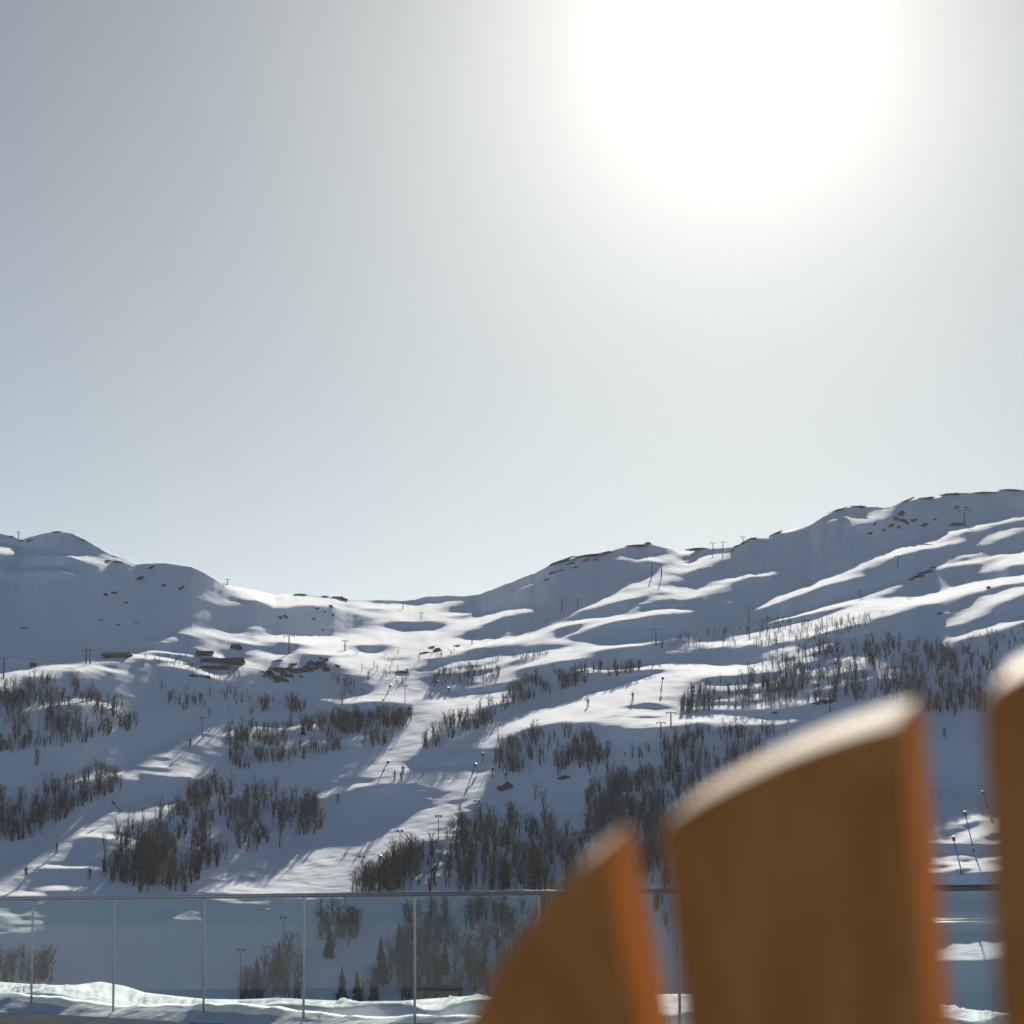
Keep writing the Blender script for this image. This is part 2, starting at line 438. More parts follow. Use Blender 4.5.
P(.1, (436, 615), (445, 608), (458, 611), (452, 615)); P(0, (452, 606), (462, 599), (500, 588), (540, 590), (540, 608), (480, 612), (458, 612))
S(.9, (390, 605.5, 1), (420, 606, 1.6), (447, 604, 1.8), (462, 598, 1)); S(.8, (440, 615, 1), (480, 613, 1.2), (512, 611, 1.6)); S(.1, (450, 618, 1), (478, 614, .9)); S(.1, (452, 623, 1.6), (462, 617, 1.2))
P(0, (454, 637), (470, 630), (500, 618), (520, 611), (560, 612), (555, 622), (530, 632), (512, 638), (490, 640), (470, 639)); S(.6, (492, 638, .5), (512, 632, .7))
P(0, (440, 658), (460, 650), (490, 645), (512, 644), (530, 646), (540, 652), (490, 658), (470, 662), (445, 664)); S(.8, (384, 664, .8), (415, 658, 1), (445, 652, 1), (465, 645, 1.2), (512, 641, 2)); S(.2, (384, 660, 1), (408, 658, .8))
S(.8, (455, 664, .6), (475, 659, 1), (512, 658, 1), (530, 655, .8)); S(.8, (480, 668, .8), (500, 662, .9), (512, 660, .9)); P(.25, (414, 670), (440, 667), (475, 660), (505, 664), (512, 680), (500, 690), (470, 688), (450, 692), (430, 684), mott=.9)
# shaded hill with lit streaks right of the run, shaped into its slopes
P(.55, (404, 772), (420, 752), (440, 745), (480, 728), (500, 722), (510, 710), (512, 725), (495, 740), (490, 765), (470, 768), (440, 770), mott=.5)
P(0, (406, 771), (421, 754), (440, 747), (465, 738), (478, 733), (470, 746), (490, 750), (490, 762), (470, 765), (440, 768), (420, 771)); P(0, (440, 742), (470, 728), (500, 712), (512, 708), (512, 715), (485, 726), (450, 738))
P(.9, (368, 773), (400, 769), (470, 768), (487, 770), (484, 790), (470, 795), (440, 788), (400, 782), (370, 786), (335, 795), (318, 799), (296, 797), (330, 790), (366, 780))
P(.95, (215, 896), (240, 875), (262, 858), (300, 848), (340, 831), (375, 823), (400, 812), (440, 803), (470, 795), (487, 785), (484, 800), (475, 812), (455, 810), (440, 835), (400, 850), (372, 865), (358, 878), (352, 897))
P(.4, (205, 896), (352, 896), (345, 904), (300, 909), (240, 906), mott=.6)
P(.45, (384, 800), (400, 789), (430, 788), (480, 792), (470, 800), (440, 806), (400, 812), mott=.9)
P(.03, (316, 800), (330, 794), (375, 785), (400, 785), (412, 793), (400, 800), (420, 806), (398, 812), (370, 823), (340, 830), (310, 840), (290, 848), (262, 857), (285, 830), (320, 810)); S(.02, (335, 787, .8), (372, 779, .9))
P(.35, (256, 856), (262, 872), (240, 896), (190, 896), (225, 872), mott=1.0); S(.6, (345, 777, 1), (368, 768, 1.6), (385, 750, 1.6)); P(.4, (262, 780), (330, 779), (325, 784), (262, 787), mott=.6)
# second run on the right
P(.85, (488, 750), (497, 730), (512, 722), (520, 712), (545, 700), (575, 690), (600, 682), (640, 676), (680, 670), (720, 667), (780, 666), (780, 672), (700, 677), (690, 680), (685, 700), (680, 712), (672, 716), (780, 721), (780, 725),
  (700, 722), (640, 729), (600, 722), (560, 722), (530, 727), (512, 733), (500, 742), mott=.25)
P(.05, (540, 704), (580, 686), (600, 678), (640, 670), (652, 673), (620, 684), (590, 692), (560, 702)); S(.1, (622, 707, .8), (645, 705, 2), (668, 707, .8)); S(.2, (600, 716, .5), (668, 717, .8))
P(.6, (488, 752), (512, 735), (505, 760), (490, 770), mott=.6)
# slopes above it
S(.9, (512, 641, 1.5), (550, 640, 2.6), (575, 642, 2), (595, 647, 1.5), (625, 645, 1.6), (650, 641, 1), (680, 634, 1)); P(.85, (530, 652), (560, 648), (600, 647), (604, 650), (580, 654), (585, 658), (560, 662), (520, 668), (510, 668), (535, 660), mott=.3)
P(.75, (640, 662), (660, 652), (700, 642), (768, 628), (800, 622), (800, 632), (768, 640), (728, 648), (690, 650), (660, 656), (650, 662), mott=.5); P(0, (655, 658), (700, 650), (740, 644), (768, 640), (768, 650), (740, 662), (690, 665), (660, 664))
S(.95, (590, 671, .8), (640, 668.5, 1.4), (660, 666, 2.2), (690, 666, 2.4), (728, 667, 1.6), (780, 663, 1)); S(.9, (560, 672, .7), (590, 668, .8)); S(.2, (730, 650, 2), (800, 636, 1.5))
S(.8, (690, 709, .6), (715, 707, 1.2), (780, 708, 1)); S(.7, (745, 705, .6), (780, 701, .8)); S(.9, (690, 715.5, 1), (740, 718, 1.2), (790, 722, 1)); P(.55, (715, 680), (768, 676), (768, 700), (715, 702), mott=1.0)
S(.8, (512, 590, .8), (525, 586, 1), (540, 582, .7)); S(.8, (512, 611, 1.5), (535, 609, 1.2), (552, 610, .6)); S(1, (617, 554, .6), (635, 558, 1), (650, 560, 1.4), (665, 558, 1.5), (680, 553.5, 1.5), (690, 553.5, 1))
P(.75, (500, 644), (530, 630), (560, 615), (590, 602), (620, 590), (640, 578), (655, 570), (680, 563), (700, 556), (722, 550), (728, 553), (700, 568), (690, 572), (670, 580), (655, 587), (690, 586), (690, 590), (650, 593), (640, 597),
  (620, 601), (595, 606), (570, 616), (545, 626), (520, 637), (512, 643), mott=.35)
S(.9, (568, 636, .8), (590, 626, 1.2), (620, 619, 1.4), (650, 613, 1.8), (670, 610, 2.2), (687, 610, 1.3)); S(.8, (530, 634, 1), (560, 625, 1.5), (590, 620, 1.8), (612, 618, 1.4), (640, 604, 1.4), (660, 598, 1.2), (690, 593, 1))
S(.8, (675, 603, .8), (700, 592, 1.6), (718, 585, 1.2)); S(1, (722, 582, .8), (745, 575, 2), (768, 573, 2.2), (775, 575, 1)); S(.9, (752, 611, .7), (768, 604, 1.5), (785, 596, 1.2)); S(.8, (757, 596, .6), (775, 591, 1)); S(.4, (617, 582, .6), (628, 580, .8))
# great right slope
S(1, (768, 534, .8), (795, 530.5, 1)); S(.9, (828, 518, .8), (860, 518, .8)); P(1, (853, 526), (865, 515), (888, 508), (882, 514), (870, 521))
S(1, (768, 602, 2), (790, 594, 2.4), (820, 583, 3), (840, 576, 4), (850, 570, 2), (870, 560, 3), (900, 550, 3.3), (925, 544, 3), (950, 533, 1.8), (980, 525, 1.6), (1024, 516, 1.6), (1100, 500, 2)); S(.9, (820, 582, 2), (842, 580, 2), (858, 575, 1))
S(.95, (768, 621, 1.4), (800, 614, 1.6), (830, 606, 2.4), (860, 599, 3), (880, 592, 2.5), (905, 580, .8)); S(1, (860, 601, 2), (900, 601, 3), (930, 600, 3.6), (960, 590, 3.4), (990, 583, 3), (1024, 578, 3), (1100, 565, 3))
P(.85, (768, 630), (810, 620), (860, 604), (920, 602), (900, 610), (870, 620), (830, 632), (768, 645), mott=.5)
S(.95, (955, 625, 1), (970, 615, 3), (990, 601, 3.6), (1010, 593, 4), (1030, 588, 3)); S(.95, (952, 640, 1), (975, 633, 1.6), (1000, 626, 1.4), (1040, 615, 1.4)); S(1, (983, 545, .7), (1000, 535, 2.2), (1022, 526, .8))
P(.7, (990, 575), (985, 570), (1000, 560), (1015, 550), (1060, 540), (1060, 560), (1010, 566), mott=.5); S(.9, (938, 567, .8), (965, 563, 1.2), (990, 558, 1), (1010, 552, 1)); S(.8, (940, 565, .6), (960, 556, .8), (985, 552, .7)); S(.8, (930, 548, .8), (960, 539, 1))
P(.3, (768, 645), (850, 640), (930, 665), (925, 690), (850, 690), (768, 690), mott=.8)
P(.95, (768, 693), (785, 690), (800, 696), (828, 700), (820, 703), (790, 704), (768, 706))
# lower right, seen between the chair slats
P(.75, (880, 792), (930, 788), (1000, 797), (1010, 885), (880, 888), mott=.6); S(.0, (900, 848, 4), (1010, 850, 3.5)); S(.0, (900, 880, 4), (1010, 878, 5)); P(.6, (900, 898), (1010, 898), (1010, 912), (900, 912), mott=.5); P(.85, (900, 930), (1010, 932), (1010, 960), (900, 962), mott=.3)
# mottled ground inside the near woods
P(.38, (440, 815), (480, 803), (520, 805), (560, 815), (585, 800), (610, 812), (640, 850), (560, 870), (500, 862), (430, 855), mott=1.0); S(.8, (487, 801, 1), (500, 800, 2), (497, 804, 2))
P(.25, (580, 820), (668, 800), (668, 892), (560, 892), mott=.8); P(.3, (430, 860), (560, 862), (560, 892), (350, 892), mott=.6); S(.6, (484, 775, 3), (496, 764, 1.6), (503, 763, 1)); S(.5, (590, 733, .8), (640, 728, 1))
P(.55, (-60, 902), (32, 902), (32, 932), (-60, 938), mott=.9); P(.35, (45, 940), (60, 920), (76, 912), (66, 925), (48, 943)); P(.2, (75, 910), (160, 908), (215, 912), (210, 922), (75, 920), mott=1.0)

k = np.array([.25, .5, .25])
for _ in range(1):
    IM[1:-1] = k[0] * IM[:-2] + k[1] * IM[1:-1] + k[2] * IM[2:]
    IM[:, 1:-1] = k[0] * IM[:, :-2] + k[1] * IM[:, 1:-1] + k[2] * IM[:, 2:]

DIR = rays(UU, VV)
HYP = np.hypot(DIR[..., 0], DIR[..., 1])
T = DIR[..., 2] / HYP
tm = (T[1:] + T[:-1]) / 2
Im = np.clip((IM[1:] + IM[:-1]) / 2, 0, 1)
nz = (vnoise(60, 10, 91)[1:] - .5)
s_sh = 0.39 + 0.10 * nz
s_sh = np.maximum(s_sh, tm + .2)
s_li = np.maximum(.145, tm + .06)
s = s_sh + (s_li - s_sh) * np.clip(Im * 1.05, 0, 1) ** .8
G = (T[1:] - T[:-1]) / (s - tm)
R0 = 350.0
# smooth compromise between neighbouring columns (cosine transform + tridiagonal solve), then corrected
# a few times by comparing which slopes the sun really reaches with those it reaches in the photograph
RHO = 0.4
PULL = .22
N_IT, TIGHT = 60, 0.15
lam = 2 - 2 * np.cos(math.pi * np.arange(NU + 1) / NU)
DT = np.diff(T, axis=0)


def solve(G):
    ext = np.concatenate([G, G[:, ::-1]], 1)
    Gk = np.fft.rfft(ext, axis=1)
    rhs = np.zeros((NV, Gk.shape[1]), complex)
    rhs[1:-1] = Gk[:-1] - Gk[1:]
    rhs[-1] = Gk[-1]
    rhs[0] = -Gk[0]
    diag = np.tile(2 + RHO * lam, (NV, 1)); diag[-1] = 1 + RHO * lam; diag[0] = 1 + RHO * lam
    diag[0, 0] = 1e9                                    # mean distance of the lowest row is fixed, its shape is free
    cp = np.zeros_like(diag); dp = np.zeros_like(rhs)
    cp[0] = -1.0 / diag[0]; dp[0] = rhs[0] / diag[0]
    for j in range(1, NV):
        den = diag[j] + cp[j - 1]
        cp[j] = -1.0 / den
        dp[j] = (rhs[j] + dp[j - 1]) / den
    Lk = np.zeros_like(rhs); Lk[-1] = dp[-1]
    for j in range(NV - 2, -1, -1): Lk[j] = dp[j] - cp[j] * Lk[j + 1]
    L = np.fft.irfft(Lk, n=2 * NU, axis=1)[:, :NU]
    dL = np.clip(np.diff(L, axis=0), DT / .62, DT / .025)
    return np.concatenate([L[:1], L[:1] + np.cumsum(dL, 0)], 0)


SX, SY, SZ = TO_SUN


def lit_map(L):
    r = R0 * np.exp(L)
    X = DIR[..., 0] / HYP * r; Y = DIR[..., 1] / HYP * r; Z = T * r
    du = [np.gradient(q, axis=1) for q in (X, Y, Z)]; dv_ = [np.gradient(q, axis=0) for q in (X, Y, Z)]
    nx = du[1] * dv_[2] - du[2] * dv_[1]; ny = du[2] * dv_[0] - du[0] * dv_[2]; nz_ = du[0] * dv_[1] - du[1] * dv_[0]
    nl = (nx * SX + ny * SY + nz_ * SZ) / np.sqrt(nx * nx + ny * ny + nz_ * nz_ + 1e-12)
    # cast shadows: rays towards the sun from a thinned copy of the surface
    ci = np.arange(0, NU, 4); ri = np.unique(np.r_[np.arange(0, NV, 4), NV - 1])
    g = np.stack([X[np.ix_(ri, ci)], Y[np.ix_(ri, ci)], Z[np.ix_(ri, ci)]], -1)
    n0, n1 = len(ri), len(ci); ii = np.arange(n0 * n1).reshape(n0, n1)
    qd = np.stack([ii[:-1, :-1], ii[:-1, 1:], ii[1:, 1:], ii[1:, :-1]], -1).reshape(-1, 4)
    pl = g.reshape(-1, 3).tolist()
    tree = BVHTree.FromPolygons(pl, qd.tolist())
    d = TO_SUN; cast = tree.ray_cast
    sc_ = np.array([1.0 if cast(Vector(p_) + d * 3.0, d, 1500)[0] is not None else 0.0 for p_ in pl]).reshape(n0, n1)
    # back to the full grid
    rr_ = np.empty((n0, NU))
    for q in range(n0): rr_[q] = np.interp(np.arange(NU), ci, sc_[q])
    fr_ = np.interp(np.arange(NV), ri, np.arange(n0)); f0 = np.minimum(fr_.astype(int), n0 - 2); w_ = (fr_ - f0)[:, None]
    sh = (rr_[f0] * (1 - w_) + rr_[f0 + 1] * w_) > .5
    return nl, sh


def soften(E, nv, nu):
    for _ in range(nv): E = np.concatenate([E[:1], .25 * E[:-2] + .5 * E[1:-1] + .25 * E[2:], E[-1:]], 0)
    for _ in range(nu): E = np.concatenate([E[:, :1], .25 * E[:, :-2] + .5 * E[:, 1:-1] + .25 * E[:, 2:], E[:, -1:]], 1)
    return E


# every patch may take any slope that keeps it lit (or shaded); among those, find the smoothest mountainside
s_hi = np.where(Im > .5, np.maximum(.22, tm + .1), np.where(Im < .22, .95, .315))
s_lo = np.where(Im > .5, tm + .035, np.where(Im < .22, .34, .23))
s_lo = np.maximum(s_lo, tm + .03); s_hi = np.maximum(s_hi, s_lo + .03)
lo, hi = DT / (s_hi - tm), DT / (s_lo - tm)
flat = np.where((UU[1:] > 840) & (VV[1:] > 775), .075, .135)
pref = DT / (np.where(Im > .5, np.maximum(flat, tm + .045), np.where(Im < .22, np.maximum(.362 + .03 * nz, tm + .1), .27)) - tm)
for it in range(N_IT):
    L = solve(G); dL = np.diff(L, axis=0)
    if it >= N_IT * .45 and it % 3 == 0:
        nl, sh = lit_map(L)
        nlm = (nl[1:] + nl[:-1]) / 2; shm = sh[1:]
        bad = ((Im < .22) & (nlm > -.01) & ~shm).astype(float)        # lit but should not be: steeper
        dark = ((Im > .5) & (nlm < .08)).astype(float)               # should catch more light: flatter
        bad = soften(bad, 2, 3); dark = soften(dark, 1, 2)
        hi = np.where(Im < .22, np.maximum(hi * (1 - TIGHT * bad), DT / .9), hi * (1 + .06 * dark))
        lo = np.minimum(np.where(Im > .5, lo * (1 + .06 * dark), lo), hi * .97)
        shb = (Im > .5) & shm                                        # lit snow lying in a cast shadow: ease the slopes just above it
        blame = np.zeros_like(hi)
        for j in range(1, NV - 1): blame[j] = np.minimum(1, .94 * blame[j - 1] + .15 * shb[j - 1])
        blame = soften(blame, 0, 4)
        lo = np.where(Im < .22, np.minimum(lo * (1 + .12 * blame), hi * .97), lo)
    G = np.clip(dL * (1 - PULL) + PULL * pref, lo, hi)
L = soften(solve(G), 0, 16)
# wind-packed hummocks, ruts and melt forms too small for the outlines above
fine = (vnoise(11, 3.2, 301, 3) - .5) * 1.0 + (vnoise(40, 7, 401, 2) - .5) * .5 + (vnoise(5, 2.0, 501, 2) - .5) * .5
dL = np.diff(L, axis=0)
G = dL * (1 + fine[1:] * np.where(Im > .5, 1.0, .65))
RHO = 0.06
L0 = L; L = solve(G)
dc = L - L0
for _ in range(3): dc = soften(dc, 12, 12)
L = L - dc
L = soften(L, 0, 6)
RR = R0 * np.exp(L)
print('ridge distance', RR[-1, (0 - U0) // 2], RR[-1, (400 - U0) // 2], RR[-1, (800 - U0) // 2], 'mid', RR[NV // 2, (400 - U0) // 2])
DX = DIR[..., 0] / HYP; DY = DIR[..., 1] / HYP
X3 = DX * RR; Y3 = DY * RR; Z3 = T * RR + EYE
rows = []
# apron below, falling into the valley, hidden by the snow bank of the terrace
for fr, z in ((0.135, -2.6), (0.2, -7.5), (0.32, -17.0), (0.5, -26.0), (0.68, -27.0), (0.82, -23.5), (0.92, -18.0)):
    rows.append(np.stack([DX[0] * RR[0] * fr, DY[0] * RR[0] * fr, np.full(NU, z)], -1))
for j in range(NV): rows.append(np.stack([X3[j], Y3[j], Z3[j]], -1))
for fr, dz in ((1.01, .14), (1.03, .17), (1.07, .2), (1.14, .2), (1.25, .2), (1.4, .22), (1.7, .22)):
    rows.append(np.stack([DX[-1] * RR[-1] * fr, DY[-1] * RR[-1] * fr, Z3[-1] - RR[-1] * (fr - 1) * dz], -1))
V = np.stack(rows, 0)
nr = V.shape[0]
idx = np.arange(nr * NU).reshape(nr, NU)
fc = np.stack([idx[:-1, :-1], idx[:-1, 1:], idx[1:, 1:], idx[1:, :-1]], -1).reshape(-1, 4)
hills = link_mesh('snowy_hills', np_mesh('snowy_hills', V.reshape(-1, 3), fc, True), M_snow)
tag(hills, 'snow-covered mountainside with ski runs in grazing sunlight and blue shade', 'hills', kind='structure')


def ground(u, v):
    """world point of the mountainside seen at pixel (u,v), and its distance"""
    x = min(max((u - U0) / DU, 0), NU - 1.001); i = int(x); fx = x - i
    vs_ = vsky[i] * (1 - fx) + vsky[i + 1] * fx
    colv = VV[:, i] * (1 - fx) + VV[:, i + 1] * fx
    y = min(float(np.interp(-v, -colv, np.arange(NV))), NV - 1.001); j = int(y); fy = y - j
    r = (RR[j, i] * (1 - fx) + RR[j, i + 1] * fx) * (1 - fy) + (RR[j + 1, i] * (1 - fx) + RR[j + 1, i + 1] * fx) * fy
    d = rays(u, min(max(v, vs_), VB)); h = math.hypot(d[0], d[1])
    return Vector((d[0] / h * r, d[1] / h * r, d[2] / h * r + EYE)), r


# wide ground sheet below everything, to the horizon
me = np_mesh('ground', np.array([(-9000, -6000, -60), (9000, -6000, -60), (9000, 12000, -60), (-9000, 12000, -60)], float), np.array([[0, 1, 2, 3]]))
tag(link_mesh('ground', me, M_snow), 'snowy valley floor reaching to the horizon', 'ground', kind='structure')

# ------------------------------------------------------------------ terrace, snow bank, railing
ZR0 = 28.0


def rail_y(i): return ZR0 * (1 - .0459 * i)


def rail_u(i): return 512 + (-479 + 99.88 * i) / (1 - .0459 * i)


# terrace floor under trodden snow: a slab that ends just past the railing
mb = MB()
pa, pb = at(rail_u(-3), 900, rail_y(-3)), at(rail_u(11), 900, rail_y(11))
dv = (pb - pa).normalized(); nrm_ = Vector((-dv.y, dv.x, 0)).normalized()
if nrm_.y < 0: nrm_ = -nrm_
o1, o2 = pa + nrm_ * .18 - dv * 4, pb + nrm_ * .18 + dv * 6
q1, q2 = Vector((-24, -7.9, 0)), Vector((24, -7.9, 0))
mb = MB(); npl = 150
for k_ in range(npl):                    # grey deck boards running across
    f0, f1 = k_ / npl, (k_ + .955) / npl
    if k_ == npl - 1: f1 = 1
    a_, b_, c_, d_ = o1.lerp(q1, f0), o2.lerp(q2, f0), o2.lerp(q2, f1), o1.lerp(q1, f1)
    for p_ in (a_, b_, c_, d_): p_.z = -.02
    mb.prism([a_, b_, c_, d_], (0, 0, -.03))
deck = mb.build('terrace_floor', M_deck)
tag(deck, 'grey weathered board deck of the terrace', 'floor', kind='structure')
nx, ny = 220, 26
vv_, ff_ = [], []
for j in range(ny + 1):
    for i in range(nx + 1):
        a = o1 + (o2 - o1) * (i / nx); w = a - nrm_ * (.05 + .5 * j / ny) if j else a
        e = max(0.0, 1 - j / ny * (1.5 + .8 * mnoise.noise((a.x * .7, a.y * .7, 9))))
        w.z = -.03 + e * (.15 + .07 * mnoise.noise((a.x * .5, a.y * .5, 0)) + .03 * mnoise.noise((w.x * 3, w.y * 3, 2)) + .01 * mnoise.noise((w.x * 11, w.y * 11, 2)))
        vv_.append(w)
for j in range(ny):
    for i in range(nx):
        k0 = j * (nx + 1) + i; ff_.append((k0, k0 + 1, k0 + nx + 2, k0 + nx + 1))
bot = len(vv_)
for i in range(nx + 1):
    p0 = vv_[i]; vv_.append(Vector((p0.x, p0.y, -1.4)))
for i in range(nx): ff_.append((i + 1, i, bot + i, bot + i + 1))
tag(link_mesh('snow_drift', np_mesh('snow_drift', vv_, ff_, True), M_drift), 'low snow drift lying along the inside of the glass railing', 'snow drift', kind='structure')

# unseen lodge added behind the camera to keep rear sky off chair and glass
added_chalet = empty('added_chalet', (0, -8, 0))
tag(added_chalet, 'dark timber building added unseen behind the chair to block the rear sky', 'building')
mb = MB(); mb.box(-24, 24, -10, 0, -.5, 8.5); mb.build('wall', simple('brown_stained_boards', (.15, .095, .06), .8, var=.2, scale=1.5), added_chalet)
for sg in (-1, 1):
    mb = MB(); mb.prism([(-25, sg * 7 - 5, 7.6), (25, sg * 7 - 5, 7.6), (25, -5, 12), (-25, -5, 12)], (0, 0, .35)); mb.build('roof', M_rock, added_chalet)
for fl in range(3):
    for q in range(11):
        x = -20 + q * 4; mb = MB(); mb.box(x - .95, x + .95, -.03, .06, .5 + fl * 2.7, 2.3 + fl * 2.7); o = mb.build('window', M_logs, added_chalet)
        mb = MB(); mb.box(x - .82, x + .82, .062, .07, .62 + fl * 2.7, 2.18 + fl * 2.7); mb.build('pane', M_glassd, o)

# snow bank outside the glass: lit top, shaded faces towards the terrace
CREST = [(-200, 984), (-60, 980), (0, 982), (30, 984), (50, 985), (75, 985), (100, 981.5), (125, 986), (145, 992.5), (175, 996), (205, 999), (240, 999.5), (280, 998), (320, 1000), (360, 1001.5), (400, 1001), (440, 998),
         (470, 996), (495, 996.5), (560, 996), (620, 995), (670, 994), (695, 994), (800, 998), (900, 1004), (940, 1006), (1000, 1013), (1100, 1010), (1300, 1005)]
EDGE = [(-200, 996), (-60, 992), (0, 993), (55, 993.5), (70, 997), (90, 1005), (110, 1009), (130, 1016), (145, 1019), (190, 1020), (205, 1018), (213, 1012), (222, 1010.5), (231, 1014), (238, 1021), (243, 1010), (260, 1005.5), (280, 1003.5),
        (300, 1004), (330, 1008), (350, 1006), (370, 1003.5), (400, 1003), (412, 1004), (425, 1010), (440, 1011), (450, 1005), (470, 1000), (490, 999), (560, 1005), (620, 1012), (670, 1016), (690, 1011), (760, 1010), (850, 1016), (940, 1016), (975, 1022), (1000, 1014), (1100, 1020), (1300, 1018)]
bu = np.arange(-200, 1300, 2.0)
vc = np.interp(bu, [p[0] for p in CREST], [p[1] for p in CREST]); ve = np.interp(bu, [p[0] for p in EDGE], [p[1] for p in EDGE])
vc = np.minimum(vc, ve - .8)
ker = np.array([1, 2, 3, 2, 1]) / 9.
ve = np.convolve(np.pad(ve, 2, 'edge'), ker, 'valid'); vc = np.convolve(np.pad(vc, 2, 'edge'), ker, 'valid')
brow = []
for q, u in enumerate(bu):
    i_r = (u - 512 + 479) / (99.88 + .0459 * (u - 512))
    yr = ZR0 * (1 - .0459 * i_r)
    col_ = []
    ye = yr * 1.10 + .5 + .35 * mnoise.noise((u * .02, 7, 0)); te = rays(u, ve[q]); tc_ = rays(u, vc[q])
    pe = Vector(te / te[1] * ye) + Vector((0, 0, EYE))
    s_c, s_e = tc_[2] / tc_[1], te[2] / te[1]
    yc = ye * (-s_e + .03) / (-s_c + .03) + .35            # nearly level lit top
    pc = Vector(tc_ / tc_[1] * yc) + Vector((0, 0, EYE))
    fx_ = pe.x / pe.y
    foot = [(-1.0, -1.5), (-.75, -1.1), (-.5, -.62), (-.3, -.30), (-.15, -.12), (-.06, -.035)]
    for a, dz in foot: col_.append(Vector((fx_ * (ye + a * 1.3), ye + a * 1.3, pe.z + dz * 1.1)))
    for g in range(9):
        w = g / 8.0
        pp = pe.lerp(pc, w)
        lump = .09 * mnoise.noise((pp.x * 1.6, pp.y * 1.2, 1)) + .06 * mnoise.noise((pp.x * 5, pp.y * 4, 4)) + .03 * mnoise.noise((pp.x * 14, pp.y * 9, 4))
        pp.z += lump * math.sin(math.pi * w) * min(1, (yc - ye)) - (.0 if g else 0)
        col_.append(pp)
    for a, dz in ((.15, -.03), (.5, -.16), (1.2, -.5), (2.5, -1.1), (5, -2.2), (10, -4.0)):
        col_.append(Vector((pc.x / pc.y * (yc + a), yc + a, pc.z + dz)))
    brow.append(col_)
nb = len(brow[0]); nbu = len(brow)
BV = np.array([[tuple(p) for p in c] for c in brow])
idb = np.arange(nbu * nb).reshape(nbu, nb)
bf = np.stack([idb[:-1, :-1], idb[1:, :-1], idb[1:, 1:], idb[:-1, 1:]], -1).reshape(-1, 4)
tag(link_mesh('snow_bank', np_mesh('snow_bank', BV.reshape(-1, 3), bf, True), M_drift), 'wind-packed snow bank with sunlit crest just outside the glass railing', 'snow bank', kind='structure')

# railing
rail = empty('glass_railing', (at(rail_u(3), 900, rail_y(3)).x, rail_y(3), 0))
tag(rail, 'glass panel railing with round steel handrail along the terrace edge', 'railing')
org = Vector(rail.location)
HR = EYE + 9.1 / F * ZR0
IR = range(-3, 11)
pts = [at(rail_u(i), 900, rail_y(i)) for i in IR]
for p_ in pts: p_.z = 0
mb = MB(); mb.tube(pts[0] + Vector((0, 0, HR)) - dv * .5, pts[-1] + Vector((0, 0, HR)) + dv * .5, .021, n=24)
mb.build('handrail', M_steel, rail, smooth=True).location = -org
vdir = Vector((0, 0, 1))
for k_, p_ in enumerate(pts):
    mb = MB(); mt = Matrix.Translation(p_) @ Matrix.Rotation(math.atan2(dv.y, dv.x), 4, 'Z')
    mb.box(-.006, .006, -.010, .010, -.1, HR - .02, mt)
    o = mb.build('post', M_steel, rail, bevel=.002); o.location = -org
    if k_:
        a = pts[k_ - 1] + dv * .028; b_ = p_ - dv * .028
        th = nrm_ * .006
        mb = MB(); mb.prism([a - th + vdir * -.06, b_ - th + vdir * -.06, b_ - th + vdir * (HR - .024), a - th + vdir * (HR - .024)], th * 2)
        o = mb.build('glass_pane', M_glass, rail); o.location = -org
        for hz in (.18, HR - .20):
            for q in (a, b_):
                pass

# lower terrace handrail, a thin double rail seen between two slats
lr = empty('lower_handrail', at(965, 920, 44)); tag(lr, 'thin double steel handrail beyond the glass, between two chair slats', 'handrail')
c0 = Vector(lr.location)
for dz in (0, -.045):
    mb = MB(); mb.tube((-2.2, .05, dz), (2.2, -.05, dz + .01), .014, n=10); mb.build('rail_tube', M_steel, lr, smooth=True)
for x in (-2.1, -.7, .7, 2.1):
    mb = MB(); mb.tube((x, 0, -4.2), (x, 0, 0), .012, n=8); mb.build('post', M_steel, lr, smooth=True)

# ------------------------------------------------------------------ wooden chair seen from behind
LEAN, YAW, CUT = R(18.5), R(21), R(18)
nb_ = Vector((-math.sin(YAW) * math.cos(LEAN), -math.cos(YAW) * math.cos(LEAN), -math.sin(LEAN)))   # back faces look at the camera and slightly down
ax = Vector((math.cos(YAW), -math.sin(YAW), 0))
up = nb_.cross(ax) * -1
if up.z < 0: up = -up
P0 = at(900, 800, 1.02)


def onplane(u, v):
    d = Vector(rays(u, v)); o = Vector((0, 0, EYE)); t = (P0 - o).dot(nb_) / d.dot(nb_); w = o + d * t - P0
    return (w.dot(ax), w.dot(up))


sl1 = [onplane(*q) for q in ((650, 2385), (424, 1110), (440, 1070), (463, 1026), (486, 985), (514, 941), (546, 897), (572, 872), (600, 852), (636, 1024), (800, 2385))]
sl2 = [onplane(*q) for q in ((858, 2385), (657, 832), (690, 808), (738, 783), (780, 763), (822, 747), (864, 733), (901, 725), (929, 1024), (1024, 2385))]
sl3l = [onplane(*q) for q in ((1068, 2385), (980, 706), (996, 688), (1020, 675), (1060, 665), (1110, 658))]
wid2 = sl2[7][0] - sl2[1][0]
ac_ = sl3l[1][0] + wid2 * .52
sl3 = sl3l + [(2 * ac_ - a, b) for a, b in reversed(sl3l)]
mir = lambda s_: [(2 * ac_ - a, b) for a, b in reversed(s_)]
chair = empty('adirondack_chair', (P0.x + .2, P0.y + .2, 0))
tag(chair, 'fan-backed wooden garden chair seen out of focus from behind in the foreground', 'chair')
corg = Vector(chair.location)
TH = .043


def PL(a, b, off=0.0): return P0 + ax * a + up * b - nb_ * off - corg


